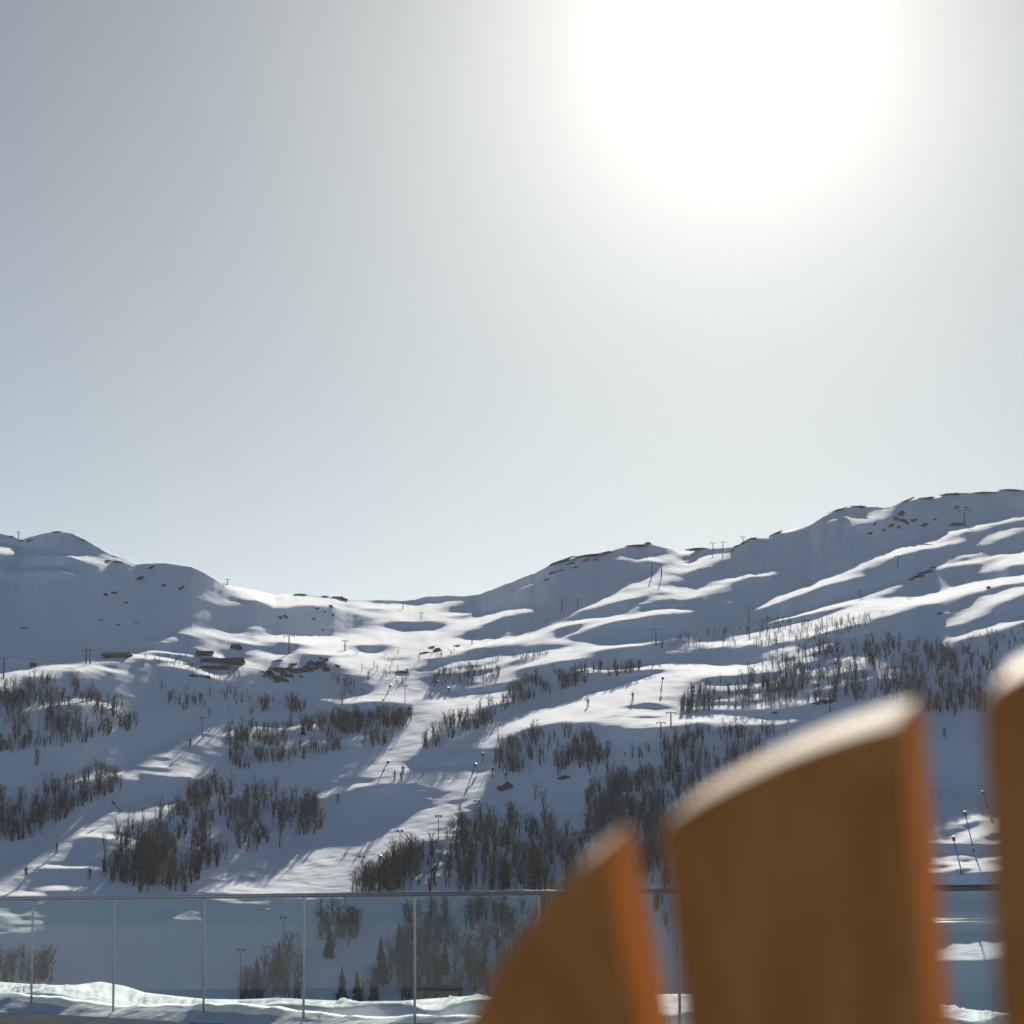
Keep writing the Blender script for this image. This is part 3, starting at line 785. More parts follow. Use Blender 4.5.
def slat(outline, nright, shift=0.0):
    """outline runs up the left edge, over the rounded top and down the right one; the last nright points are the right edge.
    The far face is a little wider on the right (splayed edge), and the top cut is sawn at CUT from level."""
    back = [PL(a, b) for a, b in outline]; n = len(back)
    d = (Vector((math.sin(YAW), math.cos(YAW), 0)) * math.cos(CUT) + Vector((0, 0, 1)) * math.sin(CUT)) * TH
    far = []
    for i, p_ in enumerate(back):
        e = shift if i >= n - nright else 0
        far.append(p_ + d + ax * e)
    mb = MB(); mb.v = back + far
    mb.f.append(tuple(reversed(range(n)))); mb.f.append(tuple(n + i for i in range(n)))
    for i in range(n):
        j = (i + 1) % n; mb.f.append((i, j, n + j, n + i))
    return mb.build('back_slat', M_wood, chair, bevel=.003, seg=3)


slat(sl1, 3); slat(sl2, 3); slat(sl3, 2); slat(mir(sl2), 0, 0); slat(mir(sl1), 0, 0)
# local frame of the chair: ax across, fw away from the camera
fw = Vector((math.sin(YAW), math.cos(YAW), 0))
base = PL(ac_, 0) ; cx = Vector((base.x, base.y, 0))
def zb(z): return (z - (P0.z)) / up.z           # slat coordinate b at world height z
def onback(z, off): return PL(ac_, zb(z), off)
def bar(name, p0, p1, wv, tv, ww, tw, bev=.004):
    """bar from p0 to p1, width ww along wv, thickness tw along tv"""
    p0, p1, wv, tv = Vector(p0), Vector(p1), Vector(wv), Vector(tv)
    mb = MB(); mb.prism([p0 - wv * ww / 2 - tv * tw / 2, p0 + wv * ww / 2 - tv * tw / 2, p0 + wv * ww / 2 + tv * tw / 2, p0 - wv * ww / 2 + tv * tw / 2], p1 - p0)
    return mb.build(name, M_wood, chair, bevel=bev)
zz = Vector((0, 0, 1)); W = .27
for z, wd in ((.80, .30), (.46, .25)):      # the two rails the slats are screwed to, on the near side below the frame
    c = onback(z, -.013); bar('back_rail', c - ax * wd, c + ax * wd, up, nb_, .06, .024)
seat_b = onback(.30, .03)
for k_ in range(7):                          # seat slats, rising to the front
    c = seat_b + fw * (.04 + k_ * .075) + zz * (.012 * k_)
    bar('seat_slat', c - ax * W, c + ax * W, fw, zz, .066, .02)
for sgn in (-1, 1):
    s0 = seat_b + ax * sgn * (W - .03) - fw * .42 - zz * .22
    s1 = seat_b + ax * sgn * (W - .03) + fw * .56 + zz * .045
    bar('side_rail', s0, s1, zz, ax, .09, .024)
    fl = seat_b + ax * sgn * (W + .01) + fw * .46
    bar('front_leg', (fl.x, fl.y, 0), (fl.x, fl.y, .52), fw, ax, .09, .024)
    bk = seat_b + ax * sgn * (W + .01) - fw * .14
    bar('rear_leg', (bk.x, bk.y, .0), (bk.x, bk.y, .52), fw, ax, .07, .024)
    a0 = seat_b + ax * sgn * (W + .05) - fw * .20; a0.z = .535
    a1 = a0 + fw * .80
    bar('armrest', a0, a1, ax, zz, .12, .022, .006)

# ------------------------------------------------------------------ trees
def birch_arrays(seed, detail=1.0, spread=1.0):
    """bare mountain birch of height 1: trunk arrays and crown arrays (all quads)"""
    r = random.Random(seed)
    tv, tf, cv, cf = [], [], [], []

    def tub(Vs, Fs, pts_, rad, n=4):
        k = len(Vs)
        for p_, w in zip(pts_, rad):
            for i in range(n):
                a = 2 * math.pi * i / n
                Vs.append((p_[0] + math.cos(a) * w, p_[1] + math.sin(a) * w, p_[2]))
        for q in range(len(pts_) - 1):
            for i in range(n):
                j = (i + 1) % n
                Fs.append((k + q * n + i, k + q * n + j, k + (q + 1) * n + j, k + (q + 1) * n + i))

    stems = r.choice([1, 1, 2, 3])
    for s_ in range(stems):
        bx, by = (r.uniform(-.05, .05), r.uniform(-.05, .05)) if stems > 1 else (0, 0)
        lx, ly = r.uniform(-.12, .12), r.uniform(-.12, .12)
        top = 1.0 if s_ == 0 else r.uniform(.65, .95)
        cx1, cy1 = r.uniform(-.03, .03), r.uniform(-.03, .03)
        spine = lambda t: (bx + lx * t * t + cx1 * math.sin(3.1 * t), by + ly * t * t + cy1 * math.sin(3.1 * t), top * t)
        tub(tv, tf, [spine(t) for t in (-.03, .3, .62, .98)], [.022, .017, .011, .004], 4)
        nbr = int((19 if stems == 1 else 12) * detail)
        for b in range(nbr):
            t = .07 + .88 * (b + r.random()) / nbr
            p0 = spine(t); az = r.uniform(0, 6.283)
            ln = (.10 + .22 * math.sin(math.pi * min(1, (1.05 - t) * 1.05)) ** .8) * r.uniform(.6, 1.15) * spread
            el = r.uniform(.6, 1.25)
            dx, dy, dz = math.cos(az) * math.cos(el), math.sin(az) * math.cos(el), math.sin(el)
            p1 = (p0[0] + dx * ln * .6, p0[1] + dy * ln * .6, p0[2] + dz * ln * .5)
            p2 = (p0[0] + dx * ln, p0[1] + dy * ln, min(1.04, p0[2] + dz * ln * 1.0))
            tub(cv, cf, [p0, p1, p2], [.009, .006, .0025], 3)
            for w in range(int(7 * detail)):
                f_ = r.uniform(.25, 1); q = [p0[i] + (p2[i] - p0[i]) * f_ for i in range(3)]
                a2 = az + r.uniform(-1.5, 1.5); e2 = r.uniform(.5, 1.35); l2 = ln * r.uniform(.3, .6)
                e = (q[0] + math.cos(a2) * math.cos(e2) * l2, q[1] + math.sin(a2) * math.cos(e2) * l2, q[2] + math.sin(e2) * l2)
                wv = .0042 / min(1, detail * 1.1); sx, sy = -math.sin(a2 + r.uniform(-1, 1)) * wv, math.cos(a2) * wv
                k = len(cv)
                cv += [(q[0] - sx, q[1] - sy, q[2]), (q[0] + sx, q[1] + sy, q[2]), (e[0] + sx * .4, e[1] + sy * .4, e[2]), (e[0] - sx * .4, e[1] - sy * .4, e[2])]
                cf.append((k, k + 1, k + 2, k + 3))
    return np.array(tv), np.array(tf), np.array(cv), np.array(cf)


NVAR = 9
near_var = []
for q in range(NVAR):
    tv, tf, cv, cf = birch_arrays(100 + q, 1.25, 1.0)
    mt_ = np_mesh('trunk', tv, tf); mc_ = np_mesh('crown', cv, cf)
    mt_.materials.append(M_bark); mc_.materials.append(M_twig)
    near_var.append((mt_, mc_))
far_var = []
for q in range(12):
    tv, tf, cv, cf = birch_arrays(200 + q, .8, 1.0)
    far_var.append((np.concatenate([tv, cv]), np.concatenate([tf, cf + len(tv)])))

# stands: name for labels, outline of the tree feet, number, height in px (top of stand, bottom of stand)
ST = [
    ('in the upper left wood below the lit bench', [(-30, 688), (20, 684), (50, 682), (78, 684), (105, 690), (122, 708), (140, 728), (120, 734), (90, 742), (60, 748), (30, 752), (-30, 756)], 300, 14, 17),
    ('scattered on the blue shaded slope below the lodge', [(160, 686), (215, 690), (250, 697), (256, 712), (240, 722), (200, 716), (170, 706)], 36, 11, 13),
    ('beside the left run', [(222, 724), (256, 722), (262, 736), (240, 742), (224, 742)], 26, 11, 12),
    ('below the dark rock outcrop', [(258, 702), (312, 700), (304, 712), (262, 716)], 36, 13, 13),
    ('on the flank right of the rock outcrop', [(330, 678), (352, 683), (372, 694), (342, 696)], 20, 8, 10),
    ('in the band left of the central run', [(224, 738), (260, 730), (300, 724), (340, 716), (380, 713), (413, 714), (410, 726), (396, 738), (386, 746), (350, 750), (300, 760), (240, 772), (225, 758)], 330, 12, 14),
    ('dense in the row beside the central run', [(300, 727), (340, 717), (380, 714), (410, 716), (400, 727), (360, 733), (310, 738)], 120, 14, 16),
    ('in the left wood above the lower run', [(-30, 796), (30, 798), (60, 784), (95, 771), (117, 776), (124, 788), (100, 800), (75, 810), (60, 824), (35, 838), (-30, 848)], 200, 18, 21),
    ('in the wood between the two lower runs', [(180, 806), (200, 782), (225, 785), (256, 792), (285, 790), (320, 795), (327, 808), (320, 832), (290, 842), (265, 857), (240, 852), (215, 868), (185, 892), (140, 893), (112, 886), (98, 872), (108, 850), (120, 832), (135, 824), (150, 820)], 300, 20, 26),
    ('in the wood between the two lower runs', [(150, 850), (210, 850), (225, 862), (190, 886), (140, 888), (115, 874)], 60, 24, 27),
    ('in the wedge right of the central run', [(421, 750), (428, 734), (447, 722), (472, 711), (486, 705), (502, 708), (507, 718), (480, 728), (450, 740), (430, 750)], 80, 13, 16),
    ('on the mid slope above the wedge', [(420, 678), (440, 672), (475, 666), (500, 671), (498, 681), (475, 685), (430, 685)], 90, 8, 10),
    ('in the thin high row', [(478, 660), (520, 656), (548, 652), (548, 656), (500, 662)], 40, 4, 6),
    ('in the long row above the second run', [(490, 702), (520, 682), (560, 672), (600, 667), (640, 663), (645, 670), (600, 680), (560, 690), (530, 702), (500, 712)], 190, 10, 13),
    ('on the sunlit bench below the great slope', [(650, 644), (690, 637), (740, 629), (768, 622), (820, 622), (885, 612), (862, 630), (800, 645), (740, 646), (690, 650), (650, 655)], 150, 7, 10),
    ('in the big wood on the right slope', [(768, 664), (820, 650), (870, 644), (920, 645), (960, 656), (1000, 668), (1040, 690), (1000, 712), (950, 720), (920, 710), (870, 700), (820, 706), (780, 700), (740, 690), (742, 672)], 380, 15, 20),
    ('in the copse right of the second run', [(680, 712), (686, 692), (720, 684), (760, 684), (800, 696), (770, 711), (720, 710), (690, 716)], 100, 13, 16),
    ('on the high right edge', [(935, 648), (1040, 622), (1040, 648), (990, 660), (950, 664)], 70, 8, 10),
    ('above the small cabin', [(493, 772), (497, 750), (532, 732), (570, 734), (600, 740), (604, 764), (562, 776), (520, 776)], 150, 15, 18),
    ('below the lift station', [(660, 745), (700, 732), (768, 732), (800, 738), (745, 775), (690, 782), (660, 772)], 130, 16, 19),
    ('thin on the bank beside the lift', [(570, 742), (650, 750), (655, 790), (600, 795), (575, 770)], 34, 14, 18),
    ('in the dark wood left of the tall slat', [(585, 800), (600, 788), (640, 775), (690, 778), (740, 780), (690, 812), (670, 840), (670, 892), (590, 895), (580, 850), (590, 825)], 330, 22, 27),
    ('in the wood right of the lower run', [(447, 836), (470, 820), (500, 822), (540, 820), (585, 840), (590, 895), (480, 896), (348, 896), (352, 884), (376, 880), (402, 864), (440, 850)], 250, 23, 29),
    ('in the row at the edge of the lower run', [(352, 892), (376, 878), (402, 862), (440, 846), (446, 852), (420, 876), (390, 893)], 50, 25, 29),
    ('behind the fourth glass pane', [(316, 914), (346, 912), (366, 925), (352, 945), (330, 955), (316, 952)], 26, 26, 32),
    ('behind the middle glass panes', [(405, 912), (560, 910), (600, 990), (480, 1004), (350, 1004), (372, 985), (398, 960)], 190, 26, 34),
    ('behind the third glass pane', [(236, 1004), (246, 985), (262, 968), (300, 950), (306, 1004)], 44, 24, 32),
    ('at the bottom of the first glass pane', [(-20, 974), (30, 972), (50, 976), (52, 984), (-20, 988)], 34, 30, 36),
    ('in the gap between the second and third slat', [(640, 905), (672, 900), (672, 940), (650, 940)], 5, 20, 22),
    ('in the sunlit valley', [(352, 650), (392, 652), (420, 660), (400, 690), (372, 680), (356, 665)], 18, 6, 9),
    ('on the rim beside the high lodge', [(135, 655), (205, 656), (235, 668), (205, 674), (150, 662)], 60, 4, 7),
    ('as low scrub around the long lodge', [(180, 664), (205, 660), (245, 668), (240, 678), (212, 680), (188, 672)], 60, 3, 6),
    ('as low scrub on the top of the left wood', [(0, 690), (60, 690), (85, 694), (85, 700), (0, 708)], 60, 7, 10),
    ('among the hummocks below the pass', [(425, 652), (450, 650), (470, 655), (440, 660)], 14, 4, 6),
    ('on the bench at the far left', [(0, 680), (60, 672), (80, 676), (10, 692)], 18, 8, 10),
]
trees = []
for (lab, poly, cnt, h0, h1) in ST:
    xs = [p[0] for p in poly]; ys = [p[1] for p in poly]
    x0, x1, y0, y1 = min(xs), max(xs), min(ys), max(ys)
    n = 0; tries = 0
    cnt = int(cnt * 1.75)
    while n < cnt and tries < cnt * 60:
        tries += 1
        u = rng.uniform(x0, x1); v = rng.uniform(y0, y1)
        if not inpoly(np.array([u]), np.array([v]), poly)[0]: continue
        cl = mnoise.noise((u * .06, v * .11, 5.5)) + .7 * mnoise.noise((u * .17, v * .30, 2.5))
        if cl < rng.uniform(-.45, .3): continue
        hp = (h0 + (h1 - h0) * (v - y0) / max(1, y1 - y0)) * (0.40 + .62 * rng.random() ** 1.6)
        trees.append([hp, u, v, lab]); n += 1
# outside the frame on both sides: woods continue
for _ in range(260):
    u = rng.choice([rng.uniform(-400, -40), rng.uniform(1050, 1420)]); v = rng.uniform(680, 960)
    if mnoise.noise((u * .02, v * .04, 5.5)) < .0: continue
    trees.append([(v - 560) * .075, u, v, 'out'])
# a handful of single trees with a look of their own (px foot, height)
SINGLES = [(36, 765, 17), (143, 667, 8), (545, 822, 30), (535, 800, 18), (633, 758, 16), (345, 650, 9), (362, 672, 9), (368, 680, 9)]
for (u, v, h) in SINGLES: trees.append([h, u, v, 'standing alone on open snow'])
def hidden(u, v):
    if not (-2 < u < 1026): return True
    if v > 1000: return True
    if 560 < u < 640 and v > 895 + (590 - u) * 1.2: return True
    if u > 668 and v > 850: return True
    if u > 700 and v > 800: return True
    return False
trees.sort(key=lambda t: -t[0])
solo, mass = [], []
for t in trees:
    (solo if len(solo) < 290 and not hidden(t[1], t[2]) and t[3] != 'out' else mass).append(t)
protos = []
for q, (hp, u, v, lab) in enumerate(solo):
    p_, r_ = ground(u, v)
    k_ = int(rng.integers(NVAR))
    if k_ >= len(protos) or q < NVAR:
        k_ = q % NVAR
    if q < NVAR:
        root = empty('birch_tree', (0, 0, 0))
        link_mesh('trunk', near_var[k_][0], None, root); link_mesh('crown', near_var[k_][1], None, root)
        protos.append(root)
    else:
        root = copy_tree(protos[k_])
    h = hp * r_ / F
    root.location = p_; root.scale = (h * rng.uniform(1.1, 1.55),) * 2 + (h,); root.rotation_euler = (0, 0, rng.uniform(0, 6.28))
    tag(root, 'bare birch ' + lab, 'tree', 'bare birches ' + lab)
VS, FS, off = [], [], 0
for (hp, u, v, lab) in mass:
    p_, r_ = ground(u, v); h = hp * r_ / F
    tv, tf = far_var[int(rng.integers(12))]
    a = rng.uniform(0, 6.28); c_, s_ = math.cos(a), math.sin(a); w = h * rng.uniform(1.1, 1.6)
    vv = np.stack([(tv[:, 0] * c_ - tv[:, 1] * s_) * w + p_.x, (tv[:, 0] * s_ + tv[:, 1] * c_) * w + p_.y, tv[:, 2] * h + p_.z], -1)
    VS.append(vv); FS.append(tf + off); off += len(tv)
wood = link_mesh('birch_woodland', np_mesh('birch_woodland', np.concatenate(VS), np.concatenate(FS)), M_twig)
tag(wood, 'bare brown birch woodland scattered over the snowy slopes', 'woodland', kind='stuff')
print('trees', len(trees), 'mass verts', off)

# spruces
def spruce_mesh(seed):
    r = random.Random(seed); v, f = [], []
    for L_ in range(17):
        t = L_ / 17; z = .08 + .9 * t; rad = (.23 * (1 - t) ** .85 + .012) * r.uniform(.8, 1.15)
        for b in range(11):
            az = r.uniform(0, 6.283); ln = rad * r.uniform(.65, 1.2); w = .022 + .025 * (1 - t); dr = r.uniform(.02, .09) * (1.2 - t)
            ca, sa = math.cos(az), math.sin(az); k = len(v)
            v += [(0, 0, z + .03), (ca * ln * .55 - sa * w, sa * ln * .55 + ca * w, z - dr * .3), (ca * ln, sa * ln, z - dr), (ca * ln * .55 + sa * w, sa * ln * .55 - ca * w, z - dr * .3 - .012)]
            f.append((k, k + 1, k + 2, k + 3))
            v += [(ca * ln * .2, sa * ln * .2, z + .02), (ca * ln * .6, sa * ln * .6, z - dr * .3 + .01), (ca * ln * .62, sa * ln * .62, z - dr - .05), (ca * ln * .2, sa * ln * .2, z - .05)]
            f.append((k + 4, k + 5, k + 6, k + 7))
    return np_mesh('crown', np.array(v), np.array(f))


SPR = [(329, 958, 36, 'dark spruce behind the fourth glass pane, farthest left of the big ones'), (342, 1000, 34, 'snow-dusted conical spruce standing alone behind the fourth glass pane'),
       (357, 1003, 32, 'small spruce just right of the lone conical one behind the glass'), (381, 985, 50, 'tallest spruce behind the glass, right part of the fourth pane'),
       (374, 1003, 34, 'low spruce in front of the tallest one behind the glass'), (399, 955, 34, 'spruce by the post between fourth and fifth glass pane'),
       (257, 992, 36, 'reddish dark spruce behind the third glass pane'), (279, 975, 34, 'spruce beside the floodlight mast behind the third glass pane'),
       (678, 772, 18, 'dark green spruce above the peak of the tall slat'), (505, 889, 34, 'dark spruce in the wood above the handrail, beside a pale gap'), (533, 868, 32, 'dark spruce in the wood, straight below the small cabin'),
       (416, 997, 36, 'spruce at the left edge of the fifth glass pane'), (445, 975, 34, 'spruce in the middle of the fifth glass pane'), (303, 735, 15, 'small dark spruce at the upper edge of the birch band')]
spm = [spruce_mesh(s_) for s_ in (1, 2, 3)]
for m_ in spm: m_.materials.append(M_spruce)
tv, tf, _, _ = birch_arrays(7, 1, 1)
mbt = MB(); mbt.tube((0, 0, -.03), (0, 0, .9), .022, .004, n=6)
stm = np_mesh('trunk', mbt.v, mbt.f); stm.materials.append(M_bark)
for q, (u, v, hp, lab) in enumerate(SPR):
    p_, r_ = ground(u, v); h = hp * r_ / F
    root = empty('spruce_tree', p_, q * 1.7); root.scale = (h, h, h)
    link_mesh('trunk', stm, None, root); link_mesh('crown', spm[q % 3], None, root)
    tag(root, lab, 'tree', 'spruces on the slope')

# ------------------------------------------------------------------ rocks
def rock(mb, c, sx, sy, sz, seed, rot=0.0):
    bm = bmesh.new(); bmesh.ops.create_icosphere(bm, subdivisions=3, radius=1)
    k = len(mb.v); cr_, sr_ = math.cos(rot), math.sin(rot)
    for v_ in bm.verts:
        d = v_.co.copy(); q = 1 + .45 * mnoise.noise(d * 1.3 + Vector((seed * 7.3, 0, 0))) + .25 * mnoise.noise(d * 3.1 + Vector((0, seed * 3.3, 0))) + .12 * mnoise.noise(d * 7 + Vector((0, seed, 0)))
        d *= q; x, z = d.x * sx, d.z * sz
        mb.v.append(Vector((c[0] + x * cr_ - z * sr_, c[1] + d.y * sy, c[2] + x * sr_ + z * cr_)))
    for f_ in bm.faces: mb.f.append(tuple(k + v_.index for v_ in f_.verts))
    bm.free()


def outcrop(items, label, cat='rock', name='rock_outcrop'):
    """items: (u, v, w px, h px, tilt)"""
    p0, _ = ground(items[0][0], items[0][1]); root = empty(name, p0)
    for q, (u, v, w, h, tl) in enumerate(items):
        p_, r_ = ground(u, v); s_ = r_ / F; mb = MB()
        rock(mb, (0, 0, 0), w * s_ * .62, max(w, h) * s_ * .4, h * s_ * .68, q + u * .1, tl)
        o = link_mesh('rock', np_mesh('rock', mb.v, mb.f), M_rock, root); o.location = p_ - p0
    return tag(root, label, cat)


def boulder(u, v, w, h, tl, label):
    p_, r_ = ground(u, v); s_ = r_ / F; mb = MB()
    rock(mb, (0, 0, 0), w * s_ / 2, max(w, h) * s_ * .35, h * s_ / 2, u * .1, tl)
    o = link_mesh('boulder', np_mesh('boulder', mb.v, mb.f), M_rock); o.location = p_
    return tag(o, label, 'boulder')


outcrop([(268, 675, 9, 6, .4), (272, 669, 8, 3, .2), (280, 672, 10, 6, -.2), (284, 676, 7, 5, .5), (283, 681, 9, 5, 0), (276, 682, 7, 4, .3), (292, 665, 8, 2.4, .2), (293, 673, 6, 5, -.7), (300, 671, 13, 5, .2),
         (311, 665, 7, 6, .5), (309, 671, 7, 3, -.2), (320, 667, 10, 6, .5), (325, 661, 6, 3, .6), (321, 659, 4, 2, -.6), (326, 671, 6, 7, -.9), (301, 677, 4, 2, 0), (338, 667, 6, 2.5, -.7), (288, 670, 9, 4, .2), (296, 672, 10, 4, .1), (306, 669, 8, 5, .4), (314, 669, 8, 4, .2), (317, 664, 6, 4, .6), (272, 678, 8, 5, .3), (280, 679, 8, 4, .1), (290, 677, 6, 4, -.4), (323, 665, 7, 5, -.6), (264, 677, 4, 3, .3), (262, 672, 3, 1.5, 0), (277, 661, 10, 1.6, .2)],
        'broad dark rock outcrop breaking through snow on the knoll left of the central run')
outcrop([(280, 618, 4, 3, .3), (285, 617, 5, 2.5, -.3), (331, 607, 4, 3, .2), (324, 612, 3, 1.5, 0), (332, 615, 3, 1.5, 0), (313, 619, 4, 1.5, .1), (322, 630, 3, 1.4, 0), (316, 609, 6, 1.2, .3)], 'small dark stones on the rounded hill below the saddle')
outcrop([(341, 598, 5, 3, .2), (336, 597, 7, 1.4, 0), (325, 596, 6, 1, 0), (300, 594.6, 10, 1, 0), (345, 599, 4, 2, 0)], 'dark rocks on the skyline of the saddle')
outcrop([(900, 515, 9, 4, .8), (896, 520, 6, 4, .8), (890, 527, 7, 3, .7), (883, 531, 5, 2, .7), (903, 522, 6, 5, .8), (913, 521, 7, 3, .5), (907, 524, 4, 2.5, .5), (923, 526, 8, 3, .3), (898, 528, 5, 2, .6), (869, 534, 6, 2, .5), (935, 520, 4, 1.5, 0), (874, 525, 5, 1.5, .8)],
        'steep dark rock bands below the summit on the right')
outcrop([(918, 577, 10, 3, .3), (925, 573, 12, 3, .25), (932, 568, 6, 2, .2), (911, 580, 6, 2, .2), (957, 525, 12, 3, .05), (957, 508, 4, 3, 0), (966, 508, 3, 2, 0)], 'flat dark rock ledge in the shaded middle of the right slope')
boulder(940, 614, 6, 3, 0, 'dark boulder in the blue shade above the right wood')
boulder(989, 588, 5, 3.5, 0, 'dark boulder on the widest lit streak at the right')
outcrop([(140, 579, 9, 2.6, .6), (163, 586, 5, 2, .5), (180, 589, 8, 2, .6), (105, 595, 5, 2.5, .5), (113, 593, 6, 1.6, .3), (126, 603, 3, 1.6, 0), (150, 568, 8, 1, .4)], 'dark rock specks on the shaded left massif')
outcrop([(100, 620, 5, .8, 0), (118, 625, 5, 1, 0), (136, 624, 4, .8, 0), (25, 628, 8, .8, 0)], 'faint dark rocks low on the shaded left slope')
boulder(236, 649, 10, 10, .2, 'big dark boulder standing up behind the long lodge')
boulder(193, 676, 11, 3.4, .05, 'left one of two dark low boulders below the long lodge')
boulder(206, 677, 12, 3.8, -.15, 'right one of two dark low boulders below the long lodge')
boulder(400, 672, 15, 2.6, .02, 'dark low mound beside the central run')
boulder(564, 778, 12, 5, .1, 'dark snow-free boulder right of the small cabin')
outcrop([(560, 557.5, 22, 1.5, .35), (590, 555.6, 26, 1.4, .1), (605, 553, 12, 1.6, .2), (648, 543.8, 5, 2.4, 0), (635, 546, 20, 1.2, .1), (570, 564, 8, 2, .4), (585, 561, 7, 1.8, .4), (553, 573, 7, 2, .3), (560, 571, 5, 1.5, .3), (547, 580, 5, 1.5, .2), (575, 568, 6, 1.5, .3), (594, 560, 6, 1.2, .2)],
        'dark rocky rim along the skyline of the middle peak')
outcrop([(700, 549.3, 22, 1.4, 0), (752, 539, 7, 1.8, .2), (745, 543, 8, 1.6, .3), (738, 546, 7, 1.6, .2), (733, 551, 4, 2, .2)], 'dark rocks around the upper lift line on the skyline')
outcrop([(905, 501.5, 16, 1.4, .4), (925, 498.5, 14, 1.4, .1), (950, 494.5, 16, 1.6, .1), (838, 510.5, 16, 1.6, .35), (858, 506.8, 12, 1.4, 0), (985, 493, 20, 1.1, 0), (1010, 490.4, 18, 1.4, 0), (775, 534, 12, 1.4, .4)], 'dark rocks poking out along the summit ridge on the right')
outcrop([(118, 562, 8, 1.6, -.1), (108, 561, 5, 1.6, 0), (58, 532, 10, 1, 0), (30, 541, 5, 2, 0), (22, 541, 4, 1.6, 0), (85, 541, 8, 1, -.4), (12, 537, 5, 1.2, 0)], 'dark rocks on the skyline of the left peak')
outcrop([(825, 702, 14, 4, .1), (816, 704, 6, 3, 0), (775, 713, 5, 2, 0)], 'reddish bare rock patch showing just above the tall slat', 'rock')
outcrop([(437, 651, 7, 4, .2), (431, 648, 6, 2, .3), (425, 653, 9, 1.5, .1), (455, 646, 9, 1, .2)], 'dark hummocks with scrub below the pass', 'rock')

# ------------------------------------------------------------------ lift pylons, masts, snow lances
def pylon(u, vb, hp, label, arm=.42, twin=False, station=False):
    p_, r_ = ground(u, vb); h = hp * r_ / F
    root = empty('lift_pylon', p_, 0)
    mb = MB(); mb.tube((0, 0, -.1 * h), (0, 0, h), .022 * h + .09, .016 * h + .06, n=8); mb.build('pole', M_pylon, root)
    mb = MB(); a = arm * h; t_ = max(.07, .017 * h)
    mb.box(-a, a, -t_, t_, h, h + t_ * 1.7); mb.build('cross_arm', M_pylon, root)
    for sg in (-1, 1):
        mb = MB(); L_ = .28 * h
        mb.box(sg * a - t_ * .7, sg * a + t_ * .7, -L_, L_, h - .05 * h, h - .012 * h)
        for w in range(4):
            yy = -L_ + (w + .5) * L_ / 2; mb.tube((sg * a - .5 * t_, yy, h - .06 * h), (sg * a + .5 * t_, yy, h - .06 * h), .022 * h, n=8)
        mb.build('sheave_train', M_pylon, root)
    return tag(root, label, 'lift pylon', 'pylons of the ski lifts')


for (u, v, h, lab) in [
    (3.5, 679, 20, 'tall lift pylon on the lit bench at the far left edge'), (90, 664, 14, 'lift pylon standing left of the brown-roofed lodge'), (86, 664, 13, 'thinner lift pylon directly beside the one left of the lodge'),
    (289, 653, 17, 'tall thin pylon above the rock outcrop, in front of the shaded hill'), (345, 651, 10, 'short pylon on the sunlit flat between two shade patches'), (472, 644, 10, 'T-shaped pylon on the bright ridge in the middle distance'),
    (403, 609, 6, 'tiny pylon beneath the lowest point of the skyline'), (421, 619, 6, 'tiny pylon on the sunlit strip below the pass'), (652, 576, 13, 'left pylon of the close pair beside the high diagonal run'), (661.5, 577, 13, 'right pylon of the close pair beside the high diagonal run'),
    (562, 611, 11, 'left pylon of the pair on the lower left flank of the middle peak'), (578, 610, 11, 'right pylon of the pair on the lower left flank of the middle peak'), (713, 551, 8, 'leftmost of the three pylons on the skyline notch'), (723, 550, 8, 'middle one of the three pylons on the skyline notch'),
    (743, 543, 6, 'rightmost of the three pylons on the skyline notch'), (656, 646, 16, 'pylon at the left end of the sunlit birch bench'), (749, 622, 14, 'pylon rising from the birches on the sunlit bench'), (671, 728, 15, 'stout pylon with wide arms at the lift station beside the second run'),
    (661, 738, 15, 'pylon on the shaded bank just below the lift station'), (898, 567, 11, 'pylon in the middle of the great shaded slope'), (965, 527, 17, 'tall pylon high on the right slope near the summit'), (860, 597, 6, 'tiny pylon above the widest lit streak on the right'),
    (227.5, 584, 5, 'tiny pylon on the ridge left of the sunlit saddle'), (291, 726, 18, 'pylon in the blue shade above the birch band'), (342, 706, 11, 'thin pylon at the tip of the shaded knoll'), (18.5, 537, 6, 'tiny pylon on the skyline at the far left'), (830, 712, 18, 'pylon above the peak of the tall slat')]:
    pylon(u, v, h, lab, arm=.3 if h > 8 else .4)


def mast(u, vb, hp, label):
    p_, r_ = ground(u, vb); h = hp * r_ / F
    root = empty('floodlight_mast', p_)
    mb = MB(); mb.tube((0, 0, -.3), (0, 0, h), .08, .05, n=8); mb.build('pole', M_pylon, root)
    mb = MB(); mb.box(-.5, .5, -.05, .05, h, h + .09); mb.build('cross_bar', M_pylon, root)
    for x in (-.34, .34):
        mb = MB(); mb.box(-.17, .17, -.10, .10, -.12, .12, Matrix.Translation((x, -.12, h - .1)) @ Matrix.Rotation(.5, 4, 'X')); mb.build('lamp_head', M_pylon, root, bevel=.03)
    return tag(root, label, 'floodlight', 'floodlight masts along the ski runs')


for (u, v, h, lab) in [(362, 892, 35, 'floodlight mast nearest the handrail, at the left end of the tree row'), (400, 858, 27, 'second floodlight mast up the row, among birches beside the lower run'), (438.5, 842, 26, 'third floodlight mast up the row, above the open wood gap'),
                       (477, 822, 21, 'floodlight mast at the top of the row near the road bend'), (240.5, 999, 48, 'floodlight mast behind the third glass pane, above low bushes'), (283, 950, 32, 'floodlight mast behind the third glass pane, near the fourth post'),
                       (498, 741, 17, 'floodlight mast at the left end of the second run'), (405, 702, 16, 'mast beside the upper end of the birch band at the central run'), (202.5, 738, 20, 'floodlight mast beside the upper left run')]:
    mast(u, v, h, lab)


